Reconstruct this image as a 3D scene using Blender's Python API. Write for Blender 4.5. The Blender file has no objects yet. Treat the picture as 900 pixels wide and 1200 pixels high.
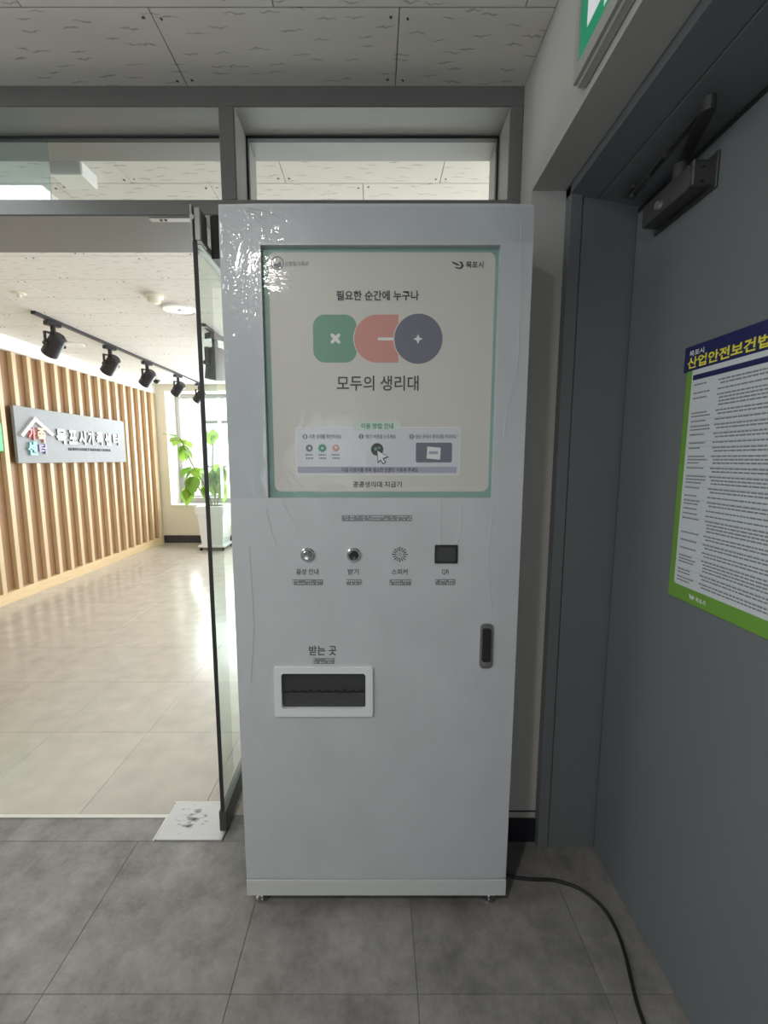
import bpy, bmesh, math, random
from mathutils import Vector, Matrix
random.seed(7)
S = bpy.context.scene
C = S.collection
PI = math.pi

# ------------------------------------------------------------------ camera, world, lights, exposure
HC, FPX, TH = 1.35, 500.0, math.atan(62 / 500)        # eye height, focal length in pixels, downward pitch
cam = bpy.data.cameras.new('camera')
cam.sensor_fit = 'VERTICAL'; cam.sensor_height = 24.0; cam.lens = 24.0 * FPX / 1200
cam.shift_x = 9 / 1200
cam.clip_start = 0.02; cam.clip_end = 200
co = bpy.data.objects.new('camera', cam); C.objects.link(co)
co.location = (0, 0, HC); co.rotation_euler = (PI / 2 - TH, 0, 0)
S.camera = co
S.view_settings.view_transform = 'Standard'
S.view_settings.look = 'None'
S.view_settings.gamma = 1
S.view_settings.use_curve_mapping = False
S.view_settings.exposure = 0.0

W = bpy.data.worlds.new('sky'); S.world = W; W.use_nodes = True
W.node_tree.nodes['Background'].inputs[0].default_value = (0.86, 0.94, 1.0, 1)
W.node_tree.nodes['Background'].inputs[1].default_value = 2.6

def area(name, loc, rot, sx, sy, power, col=(1, 1, 1), spread=PI):
    l = bpy.data.lights.new(name, 'AREA'); l.shape = 'RECTANGLE'; l.size = sx; l.size_y = sy
    l.energy = power; l.color = col; l.spread = spread
    o = bpy.data.objects.new(name, l); C.objects.link(o); o.location = loc; o.rotation_euler = rot
    return o
# daylight outside the lobby's far windows, shining in (-Y)
area('lobby_daylight', (-0.9, 7.75, 1.55), (-PI / 2, 0, 0), 5.2, 2.0, 390, (0.93, 0.97, 1.0))
# daylight outside the lobby's right-hand windows, shining in (-X)
area('lobby_side_daylight', (2.75, 4.2, 1.5), (0, PI / 2, 0), 1.7, 4.2, 62, (0.97, 0.985, 1.0))
# fill light at an added corridor window behind and left of the camera, shining in (+X)
area('corridor_fill', (-2.95, -1.5, 1.6), (0, -PI / 2, 0), 1.5, 2.4, 9, (0.95, 0.98, 1.0))
# daylight outside the window at the far end of the corridor
area('corridor_end_daylight', (-1.0, -7.3, 1.5), (PI / 2, 0, 0), 1.6, 1.5, 5, (0.95, 0.98, 1.0))

# ------------------------------------------------------------------ helpers: pixel (900x1200) to a point on a real plane
_c, _s = math.cos(TH), math.sin(TH)
def _ray(u, v):
    a = (u - 441) / FPX; b = (600 - v) / FPX
    return (a, _c + b * _s, -_s + b * _c)
def onY(u, v, Y):
    r = _ray(u, v); k = Y / r[1]; return Vector((r[0] * k, Y, HC + r[2] * k))
def onX(u, v, X):
    r = _ray(u, v); k = X / r[0]; return Vector((X, r[1] * k, HC + r[2] * k))
def onZ(u, v, Z):
    r = _ray(u, v); k = (Z - HC) / r[2]; return Vector((r[0] * k, r[1] * k, Z))

# ------------------------------------------------------------------ materials
def mat(name, col, rough=0.5, metal=0.0, spec=0.5, var=0.0, vscale=6.0, bump=0.0, bscale=60.0, coat=0.0, coat_bump=0.0,
        rnd=0.0, emit=None, estr=0.0, sss=None, stretch=(1, 1, 1)):
    m = bpy.data.materials.new(name); m.use_nodes = True
    nt = m.node_tree; N = nt.nodes; L = nt.links
    b = N['Principled BSDF']
    b.inputs['Base Color'].default_value = (*col, 1)
    b.inputs['Roughness'].default_value = rough
    b.inputs['Metallic'].default_value = metal
    b.inputs['Specular IOR Level'].default_value = spec
    geo = N.new('ShaderNodeNewGeometry')
    mp = N.new('ShaderNodeMapping'); mp.inputs['Scale'].default_value = stretch
    L.new(geo.outputs['Position'], mp.inputs['Vector'])
    if var or rnd:
        n = N.new('ShaderNodeTexNoise'); n.inputs['Scale'].default_value = vscale; n.inputs['Detail'].default_value = 6
        L.new(mp.outputs[0], n.inputs['Vector'])
        mr = N.new('ShaderNodeMapRange'); mr.inputs['From Min'].default_value = 0.25; mr.inputs['From Max'].default_value = 0.75
        mr.inputs['To Min'].default_value = 1 - var; mr.inputs['To Max'].default_value = 1 + var
        L.new(n.outputs['Fac'], mr.inputs['Value'])
        val = mr.outputs[0]
        if rnd:
            oi = N.new('ShaderNodeObjectInfo')
            m2 = N.new('ShaderNodeMapRange'); m2.inputs['To Min'].default_value = 1 - rnd; m2.inputs['To Max'].default_value = 1 + rnd
            L.new(oi.outputs['Random'], m2.inputs['Value'])
            mu = N.new('ShaderNodeMath'); mu.operation = 'MULTIPLY'
            L.new(val, mu.inputs[0]); L.new(m2.outputs[0], mu.inputs[1]); val = mu.outputs[0]
        mx = N.new('ShaderNodeVectorMath'); mx.operation = 'SCALE'
        mx.inputs[0].default_value = col
        L.new(val, mx.inputs['Scale'])
        L.new(mx.outputs[0], b.inputs['Base Color'])
    if bump:
        n2 = N.new('ShaderNodeTexNoise'); n2.inputs['Scale'].default_value = bscale; n2.inputs['Detail'].default_value = 3
        L.new(mp.outputs[0], n2.inputs['Vector'])
        bp = N.new('ShaderNodeBump'); bp.inputs['Strength'].default_value = bump; bp.inputs['Distance'].default_value = 0.002
        L.new(n2.outputs['Fac'], bp.inputs['Height']); L.new(bp.outputs[0], b.inputs['Normal'])
    if coat:
        b.inputs['Coat Weight'].default_value = coat; b.inputs['Coat Roughness'].default_value = 0.06
        if coat_bump:
            n3 = N.new('ShaderNodeTexNoise'); n3.inputs['Scale'].default_value = 9; n3.inputs['Detail'].default_value = 4
            n3.inputs['Distortion'].default_value = 1.4
            L.new(mp.outputs[0], n3.inputs['Vector'])
            b3 = N.new('ShaderNodeBump'); b3.inputs['Strength'].default_value = coat_bump; b3.inputs['Distance'].default_value = 0.012
            L.new(n3.outputs['Fac'], b3.inputs['Height']); L.new(b3.outputs[0], b.inputs['Coat Normal'])
    if emit:
        b.inputs['Emission Color'].default_value = (*emit, 1); b.inputs['Emission Strength'].default_value = estr
    return m

def glass(name, tint, refl=0.9, rough=0.0, ior=1.45):
    m = bpy.data.materials.new(name); m.use_nodes = True
    nt = m.node_tree; N = nt.nodes; L = nt.links
    N.remove(N['Principled BSDF']); out = N['Material Output']
    t = N.new('ShaderNodeBsdfTransparent'); t.inputs[0].default_value = (*tint, 1)
    g = N.new('ShaderNodeBsdfGlossy'); g.inputs['Color'].default_value = (refl, refl, refl, 1); g.inputs['Roughness'].default_value = rough
    f = N.new('ShaderNodeFresnel'); f.inputs['IOR'].default_value = ior
    mx = N.new('ShaderNodeMixShader')
    ge = N.new('ShaderNodeNewGeometry'); iv = N.new('ShaderNodeMath'); iv.operation = 'SUBTRACT'; iv.inputs[0].default_value = 1
    ml = N.new('ShaderNodeMath'); ml.operation = 'MULTIPLY'
    L.new(ge.outputs['Backfacing'], iv.inputs[1]); L.new(f.outputs[0], ml.inputs[0]); L.new(iv.outputs[0], ml.inputs[1])
    L.new(ml.outputs[0], mx.inputs[0]); L.new(t.outputs[0], mx.inputs[1]); L.new(g.outputs[0], mx.inputs[2])
    L.new(mx.outputs[0], out.inputs[0])
    return m

def wood(name, col, dark, scale=(14, 14, 1.2)):
    m = mat(name, col, 0.45)
    nt = m.node_tree; N = nt.nodes; L = nt.links
    geo = N.new('ShaderNodeNewGeometry'); mp = N.new('ShaderNodeMapping'); mp.inputs['Scale'].default_value = scale
    n = N.new('ShaderNodeTexNoise'); n.inputs['Scale'].default_value = 3; n.inputs['Detail'].default_value = 6
    r = N.new('ShaderNodeValToRGB'); r.color_ramp.elements[0].position = 0.3; r.color_ramp.elements[1].position = 0.75
    r.color_ramp.elements[0].color = (*dark, 1); r.color_ramp.elements[1].color = (*col, 1)
    L.new(geo.outputs['Position'], mp.inputs[0]); L.new(mp.outputs[0], n.inputs['Vector'])
    L.new(n.outputs['Fac'], r.inputs[0]); L.new(r.outputs[0], N['Principled BSDF'].inputs['Base Color'])
    return m

def ceiling_mat():
    """white mineral-fibre board with short dark fissures and screw dots"""
    m = mat('fissured_board', (0.75, 0.715, 0.68), 0.9)
    nt = m.node_tree; N = nt.nodes; L = nt.links
    geo = N.new('ShaderNodeNewGeometry')
    mp = N.new('ShaderNodeMapping'); mp.inputs['Scale'].default_value = (9, 24, 1)
    L.new(geo.outputs['Position'], mp.inputs[0])
    wob = N.new('ShaderNodeTexNoise'); wob.inputs['Scale'].default_value = 38; wob.inputs['Detail'].default_value = 2
    L.new(geo.outputs['Position'], wob.inputs['Vector'])
    sub = N.new('ShaderNodeVectorMath'); sub.operation = 'SUBTRACT'; sub.inputs[1].default_value = (0.5, 0.5, 0.5)
    L.new(wob.outputs['Color'], sub.inputs[0])
    sc = N.new('ShaderNodeVectorMath'); sc.operation = 'SCALE'; sc.inputs['Scale'].default_value = 0.55
    L.new(sub.outputs[0], sc.inputs[0])
    ad = N.new('ShaderNodeVectorMath'); ad.operation = 'ADD'
    L.new(mp.outputs[0], ad.inputs[0]); L.new(sc.outputs[0], ad.inputs[1])
    v = N.new('ShaderNodeTexVoronoi'); v.voronoi_dimensions = '2D'; v.inputs['Scale'].default_value = 1.0
    L.new(ad.outputs[0], v.inputs['Vector'])
    # squash the cell distance along y so each fissure is a short horizontal stroke
    loc = N.new('ShaderNodeVectorMath'); loc.operation = 'SUBTRACT'
    L.new(ad.outputs[0], loc.inputs[0]); L.new(v.outputs['Position'], loc.inputs[1])
    sq = N.new('ShaderNodeVectorMath'); sq.operation = 'MULTIPLY'; sq.inputs[1].default_value = (0.8, 3.6, 0)
    L.new(loc.outputs[0], sq.inputs[0])
    ln = N.new('ShaderNodeVectorMath'); ln.operation = 'LENGTH'; L.new(sq.outputs[0], ln.inputs[0])
    r = N.new('ShaderNodeValToRGB')
    r.color_ramp.elements[0].position = 0.10; r.color_ramp.elements[0].color = (0.46, 0.435, 0.41, 1)
    r.color_ramp.elements[1].position = 0.24; r.color_ramp.elements[1].color = (0.75, 0.715, 0.68, 1)
    L.new(ln.outputs['Value'], r.inputs[0])
    L.new(r.outputs[0], N['Principled BSDF'].inputs['Base Color'])
    return m

def grey_tile_mat():
    """worn grey concrete-look vinyl"""
    m = mat('grey_vinyl', (0.25, 0.24, 0.23), 0.42, bump=0.15, bscale=140)
    nt = m.node_tree; N = nt.nodes; L = nt.links
    geo = N.new('ShaderNodeNewGeometry'); oi = N.new('ShaderNodeObjectInfo')
    n = N.new('ShaderNodeTexNoise'); n.inputs['Scale'].default_value = 6.5; n.inputs['Detail'].default_value = 12; n.inputs['Roughness'].default_value = 0.76
    L.new(geo.outputs['Position'], n.inputs['Vector'])
    r = N.new('ShaderNodeValToRGB'); e = r.color_ramp.elements
    e[0].position = 0.3; e[0].color = (0.122, 0.115, 0.108, 1); e[1].position = 0.68; e[1].color = (0.335, 0.318, 0.303, 1)
    L.new(n.outputs['Fac'], r.inputs[0])
    mr = N.new('ShaderNodeMapRange'); mr.inputs['To Min'].default_value = 0.9; mr.inputs['To Max'].default_value = 1.1
    L.new(oi.outputs['Random'], mr.inputs['Value'])
    sc = N.new('ShaderNodeVectorMath'); sc.operation = 'SCALE'; L.new(r.outputs[0], sc.inputs[0]); L.new(mr.outputs[0], sc.inputs['Scale'])
    L.new(sc.outputs[0], N['Principled BSDF'].inputs['Base Color'])
    return m

def scuff_mat():
    m = mat('scuffed_steel', (0.62, 0.61, 0.62), 0.5, 0.25)
    nt = m.node_tree; N = nt.nodes; L = nt.links
    geo = N.new('ShaderNodeNewGeometry'); mp = N.new('ShaderNodeMapping'); mp.inputs['Scale'].default_value = (16, 34, 1)
    n = N.new('ShaderNodeTexNoise'); n.inputs['Scale'].default_value = 1.6; n.inputs['Detail'].default_value = 8
    g = N.new('ShaderNodeVectorMath'); g.operation = 'DISTANCE'; g.inputs[1].default_value = (-0.70, 1.455, 0.004)
    L.new(geo.outputs['Position'], g.inputs[0]); L.new(geo.outputs['Position'], mp.inputs[0]); L.new(mp.outputs[0], n.inputs['Vector'])
    mr = N.new('ShaderNodeMapRange'); mr.inputs['From Min'].default_value = 0.0; mr.inputs['From Max'].default_value = 0.09
    mr.inputs['To Min'].default_value = 0.14; mr.inputs['To Max'].default_value = -0.16
    L.new(g.outputs['Value'], mr.inputs['Value'])
    ad = N.new('ShaderNodeMath'); L.new(n.outputs['Fac'], ad.inputs[0]); L.new(mr.outputs[0], ad.inputs[1])
    r = N.new('ShaderNodeValToRGB'); e = r.color_ramp.elements
    e[0].position = 0.52; e[0].color = (0.62, 0.61, 0.62, 1); e[1].position = 0.68; e[1].color = (0.10, 0.095, 0.09, 1)
    L.new(ad.outputs[0], r.inputs[0]); L.new(r.outputs[0], N['Principled BSDF'].inputs['Base Color'])
    return m

M = dict(
    white=mat('white_powder_coat', (0.55, 0.573, 0.592), 0.36, coat=0.6, coat_bump=0.35, var=0.045, vscale=11, stretch=(1, 1, 0.6)),
    plinth=mat('plinth_paint', (0.62, 0.635, 0.63), 0.4),
    slotwhite=mat('white_plastic', (0.76, 0.78, 0.80), 0.35),
    border=mat('sage_print', (0.235, 0.375, 0.335), 0.45, coat=0.5, coat_bump=0.2),
    cream=mat('cream_print', (0.60, 0.595, 0.55), 0.45, coat=0.5, coat_bump=0.2, var=0.02, vscale=4),  # lightened to include the film's hazy reflections
    ink=mat('dark_ink', (0.075, 0.075, 0.08), 0.5),
    inkgrey=mat('grey_ink', (0.23, 0.23, 0.26), 0.5),
    inkfine=mat('fine_ink', (0.22, 0.23, 0.245), 0.5),
    inkgreen=mat('green_ink', (0.10, 0.33, 0.22), 0.5),
    icgreen=mat('icon_green', (0.165, 0.335, 0.245), 0.45, coat=0.4, coat_bump=0.2),  # icon colours lightened to carry the haze of the film
    iccoral=mat('icon_coral', (0.60, 0.285, 0.245), 0.45, coat=0.4, coat_bump=0.2),
    icnavy=mat('icon_slate', (0.165, 0.168, 0.215), 0.45, coat=0.4, coat_bump=0.2),
    paper=mat('pale_print', (0.62, 0.64, 0.69), 0.45, coat=0.4, coat_bump=0.2),
    lilac=mat('lilac_print', (0.40, 0.41, 0.50), 0.45),
    mint=mat('mint_print', (0.58, 0.68, 0.63), 0.45),
    whiteink=mat('white_ink', (0.75, 0.76, 0.77), 0.5),
    yellowink=mat('yellow_ink', (0.80, 0.74, 0.06), 0.5),
    navy=mat('navy_print', (0.022, 0.026, 0.11), 0.4),
    lime=mat('lime_green_print', (0.17, 0.37, 0.055), 0.4),
    sheet=mat('poster_paper', (0.66, 0.69, 0.71), 0.45),
    chrome=mat('chrome', (0.62, 0.62, 0.62), 0.22, 1.0),
    steel=mat('brushed_steel', (0.50, 0.50, 0.50), 0.38, 0.85),
    braille=mat('silver_plate', (0.27, 0.275, 0.29), 0.35, 0.3),
    dot=mat('raised_dot', (0.80, 0.80, 0.82), 0.3),
    black=mat('black_plastic', (0.018, 0.018, 0.020), 0.35),
    rubber=mat('black_rubber', (0.012, 0.012, 0.013), 0.5),
    darkcap=mat('dark_cap', (0.06, 0.06, 0.065), 0.2, 0.6),
    smoke=mat('smoked_flap', (0.045, 0.047, 0.052), 0.12),
    smoke2=mat('slot_inner', (0.06, 0.061, 0.066), 0.25),
    frame=mat('grey_frame_paint', (0.175, 0.173, 0.168), 0.38, var=0.04, vscale=3),
    soffit=mat('grey_frame_lit', (0.27, 0.266, 0.258), 0.42),  # paler copy of the frame paint, with lobby light put into the colour
    gasket=mat('dark_gasket', (0.028, 0.028, 0.030), 0.6),
    doorsteel=mat('door_paint', (0.17, 0.184, 0.192), 0.45, bump=0.12, bscale=260, var=0.03, vscale=2),
    plaster=mat('warm_plaster', (0.52, 0.505, 0.475), 0.85, bump=0.2, bscale=120),
    corridor=mat('corridor_wall_paint', (0.44, 0.43, 0.41), 0.85),
    creamwall=mat('cream_wall_paint', (0.83, 0.79, 0.69), 0.8),
    whitewall=mat('white_wall_paint', (0.86, 0.84, 0.80), 0.8),
    baseblack=mat('black_skirting', (0.012, 0.013, 0.02), 0.45),
    baseblue=mat('dark_skirting', (0.035, 0.035, 0.05), 0.4),
    ceil=ceiling_mat(),
    ceilback=mat('ceiling_void', (0.20, 0.19, 0.18), 0.9),
    gtile=grey_tile_mat(),
    grout=mat('dark_joint', (0.13, 0.126, 0.12), 0.8),
    ltile=mat('beige_polished_tile', (0.52, 0.475, 0.425), 0.19, var=0.10, vscale=9, rnd=0.03, spec=0.6),
    lgrout=mat('brown_joint', (0.21, 0.18, 0.145), 0.7),
    batten=wood('pale_batten_wood', (0.76, 0.59, 0.39), (0.67, 0.50, 0.32)),
    backing=wood('brown_backing_wood', (0.37, 0.215, 0.115), (0.31, 0.175, 0.09)),
    plinthwood=wood('pale_plinth_wood', (0.80, 0.62, 0.38), (0.72, 0.53, 0.31), (3, 1.5, 14)),
    signgrey=mat('sign_grey', (0.31, 0.315, 0.335), 0.6, var=0.05, vscale=12),
    letterwhite=mat('letter_white', (0.90, 0.90, 0.90), 0.35),
    letterside=mat('letter_dark', (0.16, 0.16, 0.18), 0.5),
    smallink=mat('letter_black', (0.04, 0.04, 0.05), 0.5),
    lred=mat('letter_red', (0.80, 0.20, 0.20), 0.4), lorange=mat('letter_orange', (0.88, 0.45, 0.32), 0.4),
    lteal=mat('letter_teal', (0.28, 0.60, 0.66), 0.4), lpurple=mat('letter_purple', (0.36, 0.30, 0.50), 0.4),
    spot=mat('black_lamp_paint', (0.022, 0.020, 0.026), 0.4),
    track2=mat('brown_track_paint', (0.06, 0.035, 0.032), 0.4),
    offwhite=mat('off_white_plastic', (0.80, 0.77, 0.66), 0.45),
    white2=mat('clean_white_plastic', (0.85, 0.85, 0.83), 0.35),
    alu=mat('window_aluminium', (0.42, 0.42, 0.44), 0.4, 0.3),
    pot=mat('white_pot', (0.80, 0.82, 0.82), 0.4),
    soil=mat('soil', (0.06, 0.04, 0.03), 0.9, bump=0.5, bscale=80),
    stem=mat('plant_stem', (0.30, 0.28, 0.14), 0.6),
    scuff=scuff_mat(),
    threshold=mat('threshold_strip', (0.78, 0.76, 0.72), 0.35, 0.3),
    closer=mat('closer_grey', (0.075, 0.074, 0.073), 0.4, 0.2),
    arm=mat('closer_arm_steel', (0.17, 0.17, 0.165), 0.3, 0.8),
    exitgreen=mat('exit_green', (0.01, 0.30, 0.14), 0.35, emit=(0.01, 0.30, 0.14), estr=0.35),
    exitwhite=mat('exit_white', (0.85, 0.86, 0.88), 0.35, emit=(0.8, 0.82, 0.88), estr=0.35),
    exitbox=mat('exit_box', (0.46, 0.455, 0.43), 0.45),
    lampglow=mat('lamp_diffuser', (0.9, 0.95, 0.95), 0.5, emit=(0.93, 1.0, 0.98), estr=6.0),
    downglow=mat('downlight_glow', (0.9, 0.9, 0.9), 0.5, emit=(1.0, 0.96, 0.88), estr=14),
    glass=glass('clear_glass', (0.90, 0.95, 0.93)),
    coated=glass('coated_glass', (0.80, 0.90, 0.90), 1.0, 0.0, 2.1),
    transom=glass('transom_glass', (0.95, 0.965, 0.95)),
)
def leaf_mat():
    m = bpy.data.materials.new('leaf_green'); m.use_nodes = True
    nt = m.node_tree; N = nt.nodes; L = nt.links
    b = N['Principled BSDF']; out = N['Material Output']
    oi = N.new('ShaderNodeObjectInfo'); r = N.new('ShaderNodeValToRGB'); e = r.color_ramp.elements
    e[0].color = (0.14, 0.30, 0.04, 1); e[1].color = (0.30, 0.46, 0.07, 1)
    L.new(oi.outputs['Random'], r.inputs[0]); L.new(r.outputs[0], b.inputs['Base Color']); b.inputs['Roughness'].default_value = 0.4
    t = N.new('ShaderNodeBsdfTranslucent'); L.new(r.outputs[0], t.inputs[0])
    mx = N.new('ShaderNodeMixShader'); mx.inputs[0].default_value = 0.55
    L.new(b.outputs[0], mx.inputs[1]); L.new(t.outputs[0], mx.inputs[2]); L.new(mx.outputs[0], out.inputs[0])
    return m
M['leaf'] = leaf_mat()
def film_mat():
    m = glass('clear_film', (0.95, 0.96, 0.97), 0.95, 0.10)
    N = m.node_tree.nodes; L = m.node_tree.links
    for n in N:
        if n.type == 'FRESNEL': n.inputs['IOR'].default_value = 1.55
    return m
M['film'] = film_mat()
M['fold'] = mat('film_fold', (0.62, 0.635, 0.65), 0.12, spec=0.8)

# ------------------------------------------------------------------ mesh helpers
def bx(bm, x0, x1, y0, y1, z0, z1, bev=0.0, seg=1):
    r = bmesh.ops.create_cube(bm, size=1.0)
    vs = r['verts']
    for v in vs:
        v.co = Vector((x0 + (v.co.x + 0.5) * (x1 - x0), y0 + (v.co.y + 0.5) * (y1 - y0), z0 + (v.co.z + 0.5) * (z1 - z0)))
    if bev:
        es = list({e for v in vs for e in v.link_edges})
        bmesh.ops.bevel(bm, geom=es, offset=bev, segments=seg, profile=0.5, affect='EDGES')
    return bm

def cyl(bm, p0, p1, r0, r1=None, n=24, cap=True):
    p0 = Vector(p0); p1 = Vector(p1); r1 = r0 if r1 is None else r1
    d = p1 - p0; q = d.to_track_quat('Z', 'Y').to_matrix().to_4x4()
    mtx = Matrix.Translation((p0 + p1) / 2) @ q
    bmesh.ops.create_cone(bm, cap_ends=cap, segments=n, radius1=r0, radius2=r1, depth=d.length, matrix=mtx)
    return bm

def lathe(bm, prof, base, axis=(0, 0, 1), n=28):
    """prof: (radius, height) pairs along axis from base"""
    q = Vector(axis).to_track_quat('Z', 'Y').to_matrix(); base = Vector(base)
    rings = []
    for r, h in prof:
        rings.append([bm.verts.new(base + q @ Vector((r * math.cos(2 * PI * k / n), r * math.sin(2 * PI * k / n), h))) for k in range(n)])
    for a, b in zip(rings, rings[1:]):
        for k in range(n):
            bm.faces.new((a[k], a[(k + 1) % n], b[(k + 1) % n], b[k]))
    bm.faces.new(list(reversed(rings[0]))); bm.faces.new(rings[-1])
    return bm

def prism(bm, pts, y0, y1):
    """polygon in the x-z plane, extruded from y0 (front) to y1 (back)"""
    a = [bm.verts.new((x, y0, z)) for x, z in pts]; b = [bm.verts.new((x, y1, z)) for x, z in pts]
    bm.faces.new(a); bm.faces.new(list(reversed(b)))
    n = len(pts)
    for k in range(n):
        bm.faces.new((a[(k + 1) % n], a[k], b[k], b[(k + 1) % n]))
    return bm

def rrect(x0, x1, z0, z1, r, n=6):
    P = []
    for cx, cz, a0 in ((x1 - r, z1 - r, 0), (x0 + r, z1 - r, 90), (x0 + r, z0 + r, 180), (x1 - r, z0 + r, 270)):
        for k in range(n + 1):
            a = math.radians(a0 + 90 * k / n); P.append((cx + r * math.cos(a), cz + r * math.sin(a)))
    return P

def circ(cx, cz, r, n=28):
    return [(cx + r * math.cos(2 * PI * k / n), cz + r * math.sin(2 * PI * k / n)) for k in range(n)]

def plate(bm, x0, x1, z0, z1, holes, y0, y1):
    """flat plate with rectangular holes, front at y0"""
    xs = sorted({x0, x1, *[h[0] for h in holes], *[h[1] for h in holes]})
    zs = sorted({z0, z1, *[h[2] for h in holes], *[h[3] for h in holes]})
    V = {}
    def vert(i, k, y):
        if (i, k, y) not in V: V[(i, k, y)] = bm.verts.new((xs[i], y, zs[k]))
        return V[(i, k, y)]
    def solid(i, k):
        if i < 0 or k < 0 or i >= len(xs) - 1 or k >= len(zs) - 1: return False
        mx = (xs[i] + xs[i + 1]) / 2; mz = (zs[k] + zs[k + 1]) / 2
        return not any(h[0] < mx < h[1] and h[2] < mz < h[3] for h in holes)
    for i in range(len(xs) - 1):
        for k in range(len(zs) - 1):
            if not solid(i, k): continue
            bm.faces.new([vert(i, k, y0), vert(i + 1, k, y0), vert(i + 1, k + 1, y0), vert(i, k + 1, y0)])
            bm.faces.new([vert(i, k + 1, y1), vert(i + 1, k + 1, y1), vert(i + 1, k, y1), vert(i, k, y1)])
            for (di, dk, a, b) in ((-1, 0, (i, k + 1), (i, k)), (1, 0, (i + 1, k), (i + 1, k + 1)), (0, -1, (i, k), (i + 1, k)), (0, 1, (i + 1, k + 1), (i, k + 1))):
                if not solid(i + di, k + dk):
                    bm.faces.new([vert(*a, y0), vert(*a, y1), vert(*b, y1), vert(*b, y0)])
    return bm

def tube(bm, pts, r, n=8):
    pts = [Vector(p) for p in pts]; rings = []
    for i, p in enumerate(pts):
        t = (pts[min(i + 1, len(pts) - 1)] - pts[max(i - 1, 0)]).normalized()
        up = Vector((0, 0, 1)) if abs(t.z) < 0.9 else Vector((1, 0, 0))
        u = t.cross(up).normalized(); w = u.cross(t)
        rings.append([bm.verts.new(p + r * (math.cos(2 * PI * k / n) * u + math.sin(2 * PI * k / n) * w)) for k in range(n)])
    for a, b in zip(rings, rings[1:]):
        for k in range(n):
            bm.faces.new((a[k], a[(k + 1) % n], b[(k + 1) % n], b[k]))
    bm.faces.new(list(reversed(rings[0]))); bm.faces.new(rings[-1])
    return bm

def spline(pts, n=8):
    P = [Vector(p) for p in pts]; P = [P[0] * 2 - P[1]] + P + [P[-1] * 2 - P[-2]]
    out = []
    for i in range(1, len(P) - 2):
        for k in range(n):
            t = k / n; a, b, c, d = P[i - 1:i + 3]
            out.append(0.5 * ((2 * b) + (c - a) * t + (2 * a - 5 * b + 4 * c - d) * t * t + (3 * b - a - 3 * c + d) * t ** 3))
    out.append(P[-2]); return out

def obj(name, bm, m, parent=None, smooth=False, kind=None, label=None):
    if not isinstance(bm, bpy.types.Mesh):
        bmesh.ops.recalc_face_normals(bm, faces=bm.faces)
        me = bpy.data.meshes.new(name); bm.to_mesh(me); bm.free()
        me.materials.append(m)
        if smooth:
            me.shade_smooth()
            me.set_sharp_from_angle(angle=math.radians(38))
    else:
        me = bm
    o = bpy.data.objects.new(name, me); C.objects.link(o)
    if parent: o.parent = parent
    if kind: o['kind'] = kind
    if label: o['label'] = label
    return o

def B(): return bmesh.new()
def box(name, m, x0, x1, y0, y1, z0, z1, parent=None, bev=0.0, **k):
    return obj(name, bx(B(), x0, x1, y0, y1, z0, z1, bev), m, parent, **k)

def tag(o, label, cat, group=None):
    o['label'] = label; o['category'] = cat
    if group: o['group'] = group
    return o
def empty(name, loc=(0, 0, 0), rz=0.0, scale=None):
    o = bpy.data.objects.new(name, None); C.objects.link(o)
    o.location = loc; o.rotation_euler = (0, 0, rz); o.empty_display_size = 0.1
    return o
def struct(name, loc=(0, 0, 0), rz=0.0, label=None):
    o = empty(name, loc, rz); o['kind'] = 'structure'
    if label: o['label'] = label
    return o

def text_mesh(body, bold=0.0, extrude=0.0, res=2):
    cu = bpy.data.curves.new('lettering', 'FONT'); cu.body = body; cu.size = 1; cu.offset = bold; cu.extrude = extrude
    cu.resolution_u = res
    t = bpy.data.objects.new('lettering', cu); C.objects.link(t)
    dg = bpy.context.evaluated_depsgraph_get()
    me = bpy.data.meshes.new_from_object(t.evaluated_get(dg))
    bpy.data.objects.remove(t); bpy.data.curves.remove(cu)
    return me

def put_text(body, x0, x1, z0, z1, y, m, parent, bold=0.0, depth=0.0, name='lettering', side=None, kind=None):
    """lettering scaled into the box x0..x1, z0..z1 on the plane y (facing -y); depth makes it stand proud"""
    me = text_mesh(body, bold, 0.5 if depth else 0.0)
    xs = [v.co.x for v in me.vertices]; ys = [v.co.y for v in me.vertices]
    ax, bx_, ay, by = min(xs), max(xs), min(ys), max(ys)
    for v in me.vertices:
        x = x0 + (v.co.x - ax) / (bx_ - ax) * (x1 - x0); z = z0 + (v.co.y - ay) / (by - ay) * (z1 - z0)
        v.co = Vector((x, y - depth * (v.co.z + 0.5) if depth else y, z))
    me.update(); me.materials.clear(); me.materials.append(m)
    if depth and side:
        me.materials.append(side)
        for p in me.polygons:
            if abs(p.normal.y) < 0.7: p.material_index = 1
    else:
        for p in me.polygons: p.material_index = 0
    me.name = name
    return obj(name, me, m, parent, kind=kind)

# ================================================================== THE SETTING
YF, YB = 1.472, 1.722          # partition, front and back
ZC = 2.497                     # ceiling
XW = 0.46                      # right wall plane

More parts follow.
